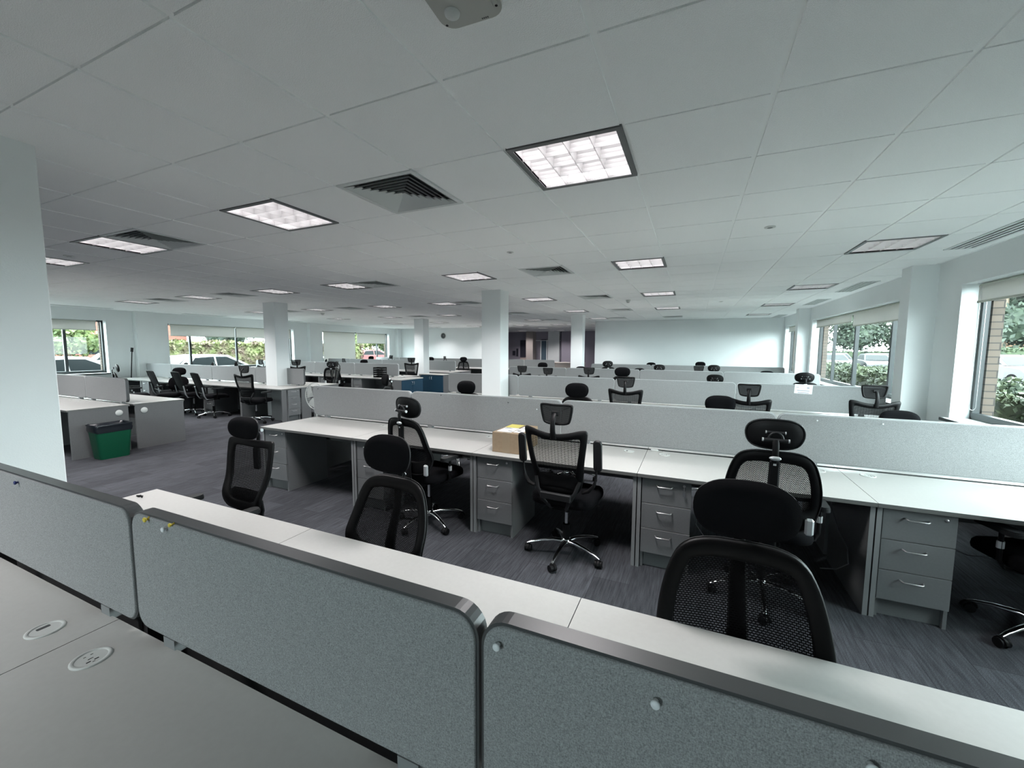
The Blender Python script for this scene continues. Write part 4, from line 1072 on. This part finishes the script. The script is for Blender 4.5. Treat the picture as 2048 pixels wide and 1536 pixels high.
def fan():
    root = empty('standing_fan', (-4.52, 3.30, 0))
    MB().lathe([(.0001, .03), (.17, .03), (.19, .015), (.19, 0)], 28).build('base', M['whitepl'], root)
    MB().tube([(0, 0, .03), (0, 0, .82)], .012, 12).build('pole', M['whitepl'], root)
    h = MB(); zc = .955
    h.lathe([(.0001, .10), (.05, .09), (.055, .03), (.05, 0), (.0001, 0)], 20, 'y', (0, 0, zc)); hd = h.build('motor_housing', M['whitepl'], root)
    g = MB()
    for k in range(36):
        a = 2*math.pi*k/36
        g.tube([(math.cos(a)*.05, -.075, zc+math.sin(a)*.05), (math.cos(a)*.13, -.07, zc+math.sin(a)*.13), (math.cos(a)*.185, -.02, zc+math.sin(a)*.185), (math.cos(a)*.13, .02, zc+math.sin(a)*.13), (math.cos(a)*.05, .03, zc+math.sin(a)*.05)], .0012, 4)
    ring = [(math.cos(2*math.pi*k/40)*.187, -.02, zc+math.sin(2*math.pi*k/40)*.187) for k in range(41)]
    g.tube(ring, .006, 6, caps=False); g.build('guard', M['whitepl'], root)
    b = MB()
    for k in range(3):
        a0 = 2*math.pi*k/3+.5; v = []
        for r_, tw in ((.03, .02), (.09, .03), (.165, .025)):
            for da, dy in ((-.75, -tw), (0, 0), (.75, tw)): v.append((math.cos(a0+da)*r_, -.03+dy*.7, zc+math.sin(a0+da)*r_))
        b.add(v, [(0, 1, 4, 3), (1, 2, 5, 4), (3, 4, 7, 6), (4, 5, 8, 7)], 0, True)
    b.build('fan_blade', M['whitepl'], root)
    tag(root, 'white standing fan half hidden behind the left end of the second bench screens', 'fan')
fan()
def trays():
    for k in range(5):
        root = empty('letter_tray', (-8.40, 8.93, DZ+.001+k*.066), R(8 if k % 2 else 3))
        t = MB(); t.box(-.16, .16, -.12, .12, 0, .004); t.box(-.16, -.156, -.12, .12, 0, .045); t.box(.156, .16, -.12, .12, 0, .045); t.box(-.16, .16, .116, .12, 0, .045); t.box(-.16, -.05, -.12, -.116, 0, .03); t.box(.05, .16, -.12, -.116, 0, .03)
        if k: 
            for sx in (-.15, .15):
                for sy in (-.11, .11): t.box(sx-.006, sx+.006, sy-.006, sy+.006, -.021, 0)
        t.build('tray', M['black'], root)
        tag(root, 'black letter tray, %s from the bottom of the stack on the third left-hand bench' % ORD[k], 'letter tray', 'stack of black letter trays')
trays()
def cabinet(x, y, rz, W, label):
    """double-door cabinet, doors facing local -y"""
    root = empty('storage_cabinet', (x, y, 0), rz); H = .72; D = .45
    c = MB(); c.box(-W/2, W/2, .02, D, .04, H-.025); c.box(-W/2+.02, W/2-.02, .05, D, 0, .04); c.build('carcass', M['panel'], root)
    MB().box(-W/2-.005, W/2+.005, -.01, D, H-.025, H).build('worktop', M['desk'], root)
    for s_ in (-1, 1):
        d = MB().cbox(*( (-W/2+.002, -.002) if s_ < 0 else (.002, W/2-.002)), 0, .019, .045, H-.028, .0015).build('door', M['bluecab'], root)
        MB().tube([(s_*.04, 0, H-.09), (s_*.04, -.028, H-.10), (s_*.04, -.028, H-.17), (s_*.04, 0, H-.18)], .005, 8).build('handle', M['steel'], d)
    tag(root, label, 'cabinet', 'dark blue double-door cabinets'); return root
cabinet(-7.30, 9.09, R(90), 1.0, 'dark blue cabinet closing the end of the third left-hand bench')
cabinet(-7.98, 10.98, 0, 1.0, 'dark blue cabinet with white top in front of the rear column')
def clock():
    root = empty('wall_clock', (-11.9, 17.74, 2.27))
    MB().lathe([(.150, .0), (.165, -.01), (.165, -.03), (.150, -.04), (.140, -.03)], 28, 'y').build('rim', M['whitepl'], root)
    MB().disc(.145, -.022, 28, 'y').build('dial', M['trimdark'], root)
    h = MB(); h.tube([(0, -.028, 0), (.07, -.028, -.005)], .006, 6); h.tube([(0, -.028, 0), (.02, -.028, .05)], .005, 6)
    for k in range(12):
        a = 2*math.pi*k/12; h.tube([(math.cos(a)*.11, -.024, math.sin(a)*.11), (math.cos(a)*.125, -.024, math.sin(a)*.125)], .003, 4)
    h.build('hand', M['whitepl'], root)
    tag(root, 'round wall clock with dark dial and white rim on the far wall', 'clock')
clock()
def coat_pole():
    root = empty('window_pole', (-14.66, 5.45, 0))
    MB().tube([(0, .02, .0), (0, .14, 1.50)], .014, 8).build('pole', M['black'], root)
    MB().tube([(0, .135, 1.48), (0, .15, 1.60)], .032, 10).build('pole_head', M['black'], root)
    tag(root, 'black pole with knob leaning against the left wall pilaster', 'pole')
coat_pole()
def clip():
    root = empty('cable_clip', (-2.72, .47, DZ+.0005))
    m_ = MB(); m_.tube([(-.03, 0, .004), (-.01, .012, .006), (.0, -.006, .006), (.012, .012, .006), (.03, 0, .004)], .004, 6); m_.build('clip_body', M['black'], root)
    tag(root, 'tiny black clip lying on the left corner of the front far-side desktop', 'clip')
clip()
def plug():
    root = empty('white_plug', (.06, 2.995, DZ+.001))
    m_ = MB(); m_.cbox(-.03, .03, -.014, .014, 0, .016, .004); m_.tube([(.03, 0, .008), (.06, -.005, .006), (.075, -.02, .005)], .003, 6); m_.build('plug_body', M['whitepl'], root)
    tag(root, 'small white plug on the second bench against the screen', 'plug')
plug()
def keys():
    root = empty('key_ring', (.325, 2.2, .655))
    m_ = MB(); m_.tube([(0, .075, .005), (0, .062, 0), (0, .060, -.02)], .0015, 6)
    m_.box(-.003, .008, .058, .060, -.062, -.02); m_.box(-.010, -.003, .056, .058, -.055, -.02); m_.build('key', M['steel'], root)
    tag(root, 'small keys hanging in the lock of the drawer pedestal at the second bench', 'keys')
keys()
def cables():
    root = empty('power_cable', (.45, 2.85, 0))
    MB().tube([(-.02, .05, .69), (.02, .02, .60), (.03, .0, .46), (-.01, -.05, .33), (-.03, -.12, .22), (.03, -.16, .15), (-.04, -.2, .06), (-.1, -.1, .012), (-.1, .1, .01)], .004, 8).build('cord', M['paneledge'], root)
    MB().tube([(.02, .02, .60), (.03, .0, .50)], .014, 8).build('connector', M['blacksoft'], root)
    tag(root, 'grey power cable hanging under the second bench beside the keyed pedestal', 'cable', 'cables under the second bench')
    root = empty('power_cable', (1.35, 2.5, 0))
    MB().tube([(-.05, .3, .69), (-.04, .25, .5), (-.02, .15, .38), (.01, .05, .30), (.0, -.02, .22), (-.05, .02, .15), (-.12, .1, .10)], .004, 8).build('cord', M['paneledge'], root)
    tag(root, 'grey power cable looping beside the bench leg right of the large headrest', 'cable', 'cables under the second bench')
    root = empty('power_cable', (1.95, 2.8, 0))
    MB().tube([(-.15, .0, .42), (-.05, -.06, .36), (.08, -.1, .32), (.2, -.1, .33), (.34, -.05, .40)], .004, 8).build('cord', M['paneledge'], root)
    MB().cbox(-.22, -.12, -.03, .03, .40, .46, .006).build('socket_block', M['black'], root)
    tag(root, 'grey cable sagging from a black socket block under the right-most desk', 'cable', 'cables under the second bench')
cables()

# lobby seen between the columns
def lobby():
    def flat(name, x0, x1, z0, z1, m_, label, cat, y=23.97, parts=()):
        root = empty(name, ((x0+x1)/2, y, (z0+z1)/2)); hw, hh = (x1-x0)/2, (z1-z0)/2
        MB().box(-hw, hw, -.02, .028, -hh, hh).build('board', m_, root)
        for (pn, a, b, c_, d_, pm) in parts: MB().box(a*hw, b*hw, -.028, -.02, c_*hh, d_*hh).build(pn, pm, root)
        tag(root, label, cat); return root
    flat('dark_display_board', -10.05, -9.45, 1.05, 2.15, M['lobbydark'], 'tall dark board on the lobby wall left of the beige pier', 'board')
    flat('noticeboard', -10.05, -9.45, .35, 1.0, M['lobbylight'], 'pale pinkish board below the tall dark board in the lobby', 'board')
    flat('small_poster', -10.6, -10.4, 1.15, 1.45, M['lobbydark'], 'small dark poster on the lobby wall, left one', 'poster')
    flat('small_poster', -10.33, -10.2, 1.1, 1.6, M['lobbydark'], 'narrow dark poster on the lobby wall, right one', 'poster')
    struct(MB().box(-9.42, -8.95, 23.4, 24.0, 0, ZT).build('pillar_lobby', M['beige']))
    struct(MB().box(-8.95, -3.15, 23.9, 24.0, 2.1, 2.14).build('trim_1', M['trim']))
    r_ = empty('door_1', (0, 0, 0)); struct(r_)
    MB().box(-8.62, -8.56, 23.88, 24.0, 0, 2.2).build('door_frame', M['trim'], r_); MB().box(-8.22, -8.16, 23.88, 24.0, 0, 2.2).build('door_frame', M['trim'], r_); MB().box(-8.62, -8.16, 23.88, 24.0, 2.14, 2.2).build('door_frame', M['lobbydark'], r_)
    MB().box(-8.56, -8.22, 23.93, 23.97, .1, 2.12).build('door_panel', M['lobbyglass'], r_)
    struct(MB().box(-8.1, -7.35, 23.85, 23.995, 0, ZT).build('trim_2', M['trim']))
    struct(MB().box(-7.25, -7.2, 23.8, 23.995, 0, ZT).build('trim_3', M['lobbydark']))
    struct(MB().box(-7.2, -3.16, 23.8, 23.85, 0, ZT).build('wall_lobby_glazing', M['hood']))
    root = empty('storage_counter', (-4.8, 16.95, 0)); MB().box(-.75, .75, -.25, .25, 0, .98).build('carcass', M['beige'], root); MB().box(-.77, .77, -.27, .27, .98, 1.005).build('worktop', M['beige'], root)
    tag(root, 'brown grey counter standing in front of the lobby', 'counter')
lobby()

# ------------------------------------------------------------------ outside
struct(MB().box(-90, XL-.33, -30, 90, -.25, -.12).build('ground_left', M['asphalt']), 'pale car park surface')
struct(MB().box(XR+.33, 90, -30, 90, -.25, -.12).build('ground_right', M['asphalt']), 'pale car park surface')
struct(MB().box(XL-.33, XR+.33, -40, -6.7, -.25, -.12).build('ground_back', M['asphalt']), 'pale car park surface')
def leaves(mb, cx, cy_, cz, rx, ry, rz, n, s, rnd, shell=.55):
    for _ in range(n):
        while True:
            d = Vector((rnd.gauss(0, 1), rnd.gauss(0, 1), rnd.gauss(0, 1)))
            if d.length > .01: break
        d.normalize(); q = rnd.uniform(shell, 1)
        p = Vector((cx+d.x*rx*q, cy_+d.y*ry*q, cz+d.z*rz*q))
        a = Vector((rnd.gauss(0, 1), rnd.gauss(0, 1), rnd.gauss(0, 1))).normalized(); b = a.cross(Vector((rnd.gauss(0, 1), rnd.gauss(0, 1), rnd.gauss(0, 1)))).normalized()
        w_ = s*rnd.uniform(.6, 1.3); a = a*w_; b = b*w_*.55
        mb.add([p-a, p+b, p+a, p-b], [(0, 1, 2, 3)])
def core(mb, cx, cy_, cz, rx, ry, rz, rnd, n=10):
    v = [(cx, cy_, cz-rz)]; f = []; rings = 6
    for i in range(1, rings):
        t = math.pi*i/rings
        for k in range(n):
            a = 2*math.pi*k/n; q = rnd.uniform(.8, 1.05); v.append((cx+rx*math.sin(t)*math.cos(a)*q, cy_+ry*math.sin(t)*math.sin(a)*q, cz-rz*math.cos(t)*q))
    v.append((cx, cy_, cz+rz)); L_ = len(v)-1
    for k in range(n): f.append((0, 1+(k+1) % n, 1+k)); f.append((L_, 1+(rings-2)*n+k, 1+(rings-2)*n+(k+1) % n))
    for i in range(rings-2):
        for k in range(n):
            f.append((1+i*n+k, 1+i*n+(k+1) % n, 1+(i+1)*n+(k+1) % n, 1+(i+1)*n+k))
    mb.add(v, f)
def tree(x, y, h, r_, m_, label, seed, low=1.0, n=3600, s=.17, group='trees beyond the car parks'):
    root = empty('tree', (x, y, -.12)); rnd = random.Random(seed)
    MB().tube([(0, 0, 0), (.05, .02, h*.3), (0, .05, h*.7)], .15, 8, radii=[.20, .14, .07]).build('trunk', M['bark'], root)
    c = MB()
    for k in range(9):
        a = rnd.uniform(0, 6.28); q = rnd.uniform(.15, .62)*r_; z = rnd.uniform(low+r_*.4, h-r_*.35)
        rr = r_*rnd.uniform(.38, .58); leaves(c, math.cos(a)*q, math.sin(a)*q, z, rr, rr, rr*.85, n//9, s, rnd, .35); core(c, math.cos(a)*q, math.sin(a)*q, z, rr*.62, rr*.62, rr*.55, rnd)
    c.build('crown', m_, root); tag(root, label, 'tree', group)
def hedge(x0, x1, y0, y1, h, m_, label, seed, s=.05, n=9000):
    root = empty('hedge', ((x0+x1)/2, (y0+y1)/2, -.12)); rnd = random.Random(seed); mb = MB(); hx, hy = (x1-x0)/2, (y1-y0)/2
    mb.box(-hx+.12, hx-.12, -hy+.12, hy-.12, 0, h-.12)
    for _ in range(n):
        f = rnd.random(); px, py, pz = rnd.uniform(-hx, hx), rnd.uniform(-hy, hy), rnd.uniform(.05, h)
        if f < .45: pz = h-rnd.uniform(0, .14)+.08*math.sin(py*2.1+seed)+.05*math.sin(px*5+py*3)
        elif f < .9: px = (-hx if rnd.random() < .5 else hx)*rnd.uniform(.86, 1.02)
        else: py = (-hy if rnd.random() < .5 else hy)*rnd.uniform(.97, 1.0)
        a = Vector((rnd.gauss(0, 1), rnd.gauss(0, 1), rnd.gauss(0, 1))).normalized(); b = a.cross(Vector((rnd.gauss(0, 1), rnd.gauss(0, 1), rnd.gauss(0, 1)))).normalized()
        w_ = s*rnd.uniform(.6, 1.4); p = Vector((px, py, pz)); mb.add([p-a*w_, p+b*w_*.6, p+a*w_, p-b*w_*.6], [(0, 1, 2, 3)])
    mb.build('foliage', m_, root); tag(root, label, 'hedge', 'hedges outside the windows')
def car(x, y, rz, m_, label, suv=False, group='parked cars'):
    """car along local x, nose at +x"""
    root = empty('parked_car', (x, y, -.12), rz); L_, W, k = 2.15, .88, (.12 if suv else 0)
    low = [(-L_, .32), (-L_-.02, .60), (-L_+.05, .86+k), (-1.55, .95+k), (.75, .92+k), (1.75, .80+k), (L_, .62), (L_+.02, .34), (1.75, .22), (-1.75, .22)]
    b = MB(); n = len(low)
    v = []
    for yy, sc in ((-W, .97), (-W+.08, 1), (W-.08, 1), (W, .97)): v += [(px*sc, yy, .5+(pz-.5)*(.92 if abs(yy) == W else 1)) for px, pz in low]
    f = [(q*n+i, q*n+(i+1) % n, (q+1)*n+(i+1) % n, (q+1)*n+i) for q in range(3) for i in range(n)]
    b.add(v, f, 0, True); b.add(v[:n], [tuple(range(n))]); b.add(v[-n:], [tuple(range(n))[::-1]])
    fixn(b.build('body', m_, root))
    top = 1.42+k; cab = [(-1.95, .93+k), (-1.45, top-.05), (-.9, top), (.05, top-.01), (.95, .92+k)]
    c = MB(); n = len(cab); v = [(px, s_*(W-.06-(pz-.93-k)*.30), pz) for s_ in (-1, 1) for px, pz in cab]
    c.add(v, [(i, (i+1) % n, n+(i+1) % n, n+i) for i in range(n)], 0, False); c.add(v[:n], [tuple(range(n))]); c.add(v[n:], [tuple(range(n))[::-1]])
    fixn(c.build('roof', m_, root))
    g = MB()
    for s_ in (-1, 1):
        def P(px, pz): return (px, s_*(W-.06-(pz-.93-k)*.30+.006), pz)
        g.add([P(-1.55, .98+k), P(-1.28, top-.12), P(-.55, top-.08), P(-.55, .97+k)], [(0, 1, 2, 3)]); g.add([P(-.48, .97+k), P(-.48, top-.08), P(-.02, top-.09), P(.72, .96+k)], [(0, 1, 2, 3)])
    g.add([(.12, -.62, top-.06), (.12, .62, top-.06), (.90, .76, .95+k), (.90, -.76, .95+k)], [(0, 1, 2, 3)]); g.add([(-1.50, -.60, top-.11), (-1.50, .60, top-.11), (-1.93, .72, 1.0+k), (-1.93, -.72, 1.0+k)], [(0, 1, 2, 3)])
    for i_ in range(8, 16): 
        q = g.v[i_]
    g.v = [(a+(.02 if a > 0 and abs(b_) < .8 and i >= 16 and i < 20 else (-.02 if i >= 20 else 0)), b_, c_) for i, (a, b_, c_) in enumerate(g.v)]
    g.build('window_glass', M['carglass'], root)
    for wx in (-1.35, 1.35):
        for s_ in (-1, 1):
            w_ = MB().tube([(wx, s_*(W-.17), .33), (wx, s_*(W+.01), .33)], .33, 22).build('wheel', M['tyre'], root)
            MB().lathe([(.0001, s_*.016), (.08, s_*.018), (.20, s_*.012), (.21, s_*.002)], 18, 'y', (wx, s_*(W+.01), .33)).build('hubcap', M['silver'], w_)
    MB().box(L_-.12, L_+.0, -W+.1, -W+.42, .60, .72).build('headlamp', M['silver'], root); MB().box(L_-.12, L_+.0, W-.42, W-.1, .60, .72).build('headlamp', M['silver'], root)
    MB().box(-L_-.03, -L_+.06, -W+.06, -W+.24, .62, .82).build('tail_lamp', M['carred'], root); MB().box(-L_-.03, -L_+.06, W-.24, W-.06, .62, .82).build('tail_lamp', M['carred'], root)
    tag(root, label, 'car', group)
# right-hand car park
hedge(4.9, 6.1, 3.0, 26.0, 1.14, M['leafhedge'], 'clipped green hedge just outside the right-hand windows', 5, .05, 22000)
car(14.6, 27.4, R(-80), M['carwhite_dim'], 'white parked car seen through the nearest right-hand window', True)
for n_, (x, y, a, m_, lb) in enumerate([(13.6, 40.5, -96, 'cardark', 'dark parked car, right-most through the second right-hand window'), (10.9, 40.5, -88, 'carwhite_dim', 'white parked car facing the second right-hand window'), (16.6, 49.0, -92, 'carsilver', 'silver parked car behind the dark car'),
        (13.6, 49.5, -90, 'cardark', 'dark parked car, second row of the distant car park'), (11.0, 50.0, -90, 'carwhite_dim', 'white parked car far along the second row')]):
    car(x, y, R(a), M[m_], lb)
for n_, (x, y, h, r_, m_, lb) in enumerate([(12.5, 60, 8.0, 3.6, 'leafdark', 'dark tree left of the mullion in the second right-hand window'), (17.5, 58, 8.6, 3.8, 'leafdark', 'broad green tree behind the parked cars'), (22.5, 61, 8.5, 3.8, 'leafmid', 'green tree behind the parked cars, right one'), (22.5, 44, 9.6, 4.2, 'leafdark', 'dark tree behind the white car'),
        (28.5, 46, 9.0, 4.2, 'leafmid', 'green tree at the right edge of the view'), (8, 66, 8.5, 4.0, 'leafmid', 'distant green tree beyond the far right window')]):
    tree(x, y, h, r_, M[m_], lb, 40+n_, .9, 5200, .22)
hedge(9.5, 21.0, 53.2, 54.2, 1.6, M['leafmid'], 'green hedge behind the distant parked cars', 11, .10, 4000)
hedge(17.5, 30.0, 38.0, 39.0, 1.9, M['leafmid'], 'green hedge behind the white parked car', 12, .10, 4000)
o = empty('far_house', (36, 60, -.12)); MB().box(-6, 6, -4, 4, 0, 4.2).build('wall', M['orange'], o); MB().prism([(-6.4, 4.2), (6.4, 4.2), (0, 6.6)], -4.3, 4.3, 'y').build('roof', M['brickred'], o)
tag(o, 'orange roofed building glimpsed behind trees on the right', 'building')
# left-hand car park
car(-18.5, 5.6, R(100), M['carwhite_lit'], 'white parked car filling the lower half of the left window')
car(-30.0, 12.3, R(60), M['carwhite_lit'], 'white parked car with visible wheel in the upper left window')
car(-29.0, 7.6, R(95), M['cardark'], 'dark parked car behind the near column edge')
car(-18.8, 10.3, R(92), M['carwhite_lit'], 'white parked car whose roof shows below the hedge, left one')
car(-19.0, 15.2, R(88), M['carwhite_lit'], 'white parked car whose roof shows below the hedge, right one')
car(-26.0, 28.0, R(70), M['carred'], 'red parked car beyond the farthest left-hand window', True)
hedge(-27.5, -24.5, 10.8, 25.0, 2.0, M['leafmix'], 'variegated shrub bank beyond the cars in the middle left window', 21, .10, 16000)
for n_, (x, y, h, r_, m_, lb, lo) in enumerate([(-31.5, 9.9, 4.4, 2.0, 'leaflight', 'yellow green tree in the middle of the left window', .6), (-33, 7.4, 3.6, 1.8, 'leaflight', 'small yellow green tree beside the near column', .4), (-46, 27, 7.5, 3.6, 'leafdark', 'dark tree behind the shrub bank', .6),
        (-40, 29, 6.5, 3.2, 'leafdark', 'second dark tree behind the shrub bank, right one', .5), (-28, 29.5, 6.0, 2.6, 'leaflight', 'bright green tree with pale trunk in the farthest left window', 1.2), (-36, 42, 7.0, 3.6, 'leafmid', 'green tree at the end of the left car park', .6)]):
    tree(x, y, h, r_, M[m_], lb, 60+n_, lo, 4200, .13)
o = empty('brick_building', (-52, 16, -.12)); MB().box(-3, 3, -14, 9, 0, 6.5).build('wall', M['brickred'], o)
for k in range(5): MB().box(3.0, 3.03, -12+k*4.2, -10+k*4.2, 1.0, 2.3).build('window', M['carglass'], o)
tag(o, 'red brick building beyond the left-hand car park', 'building')
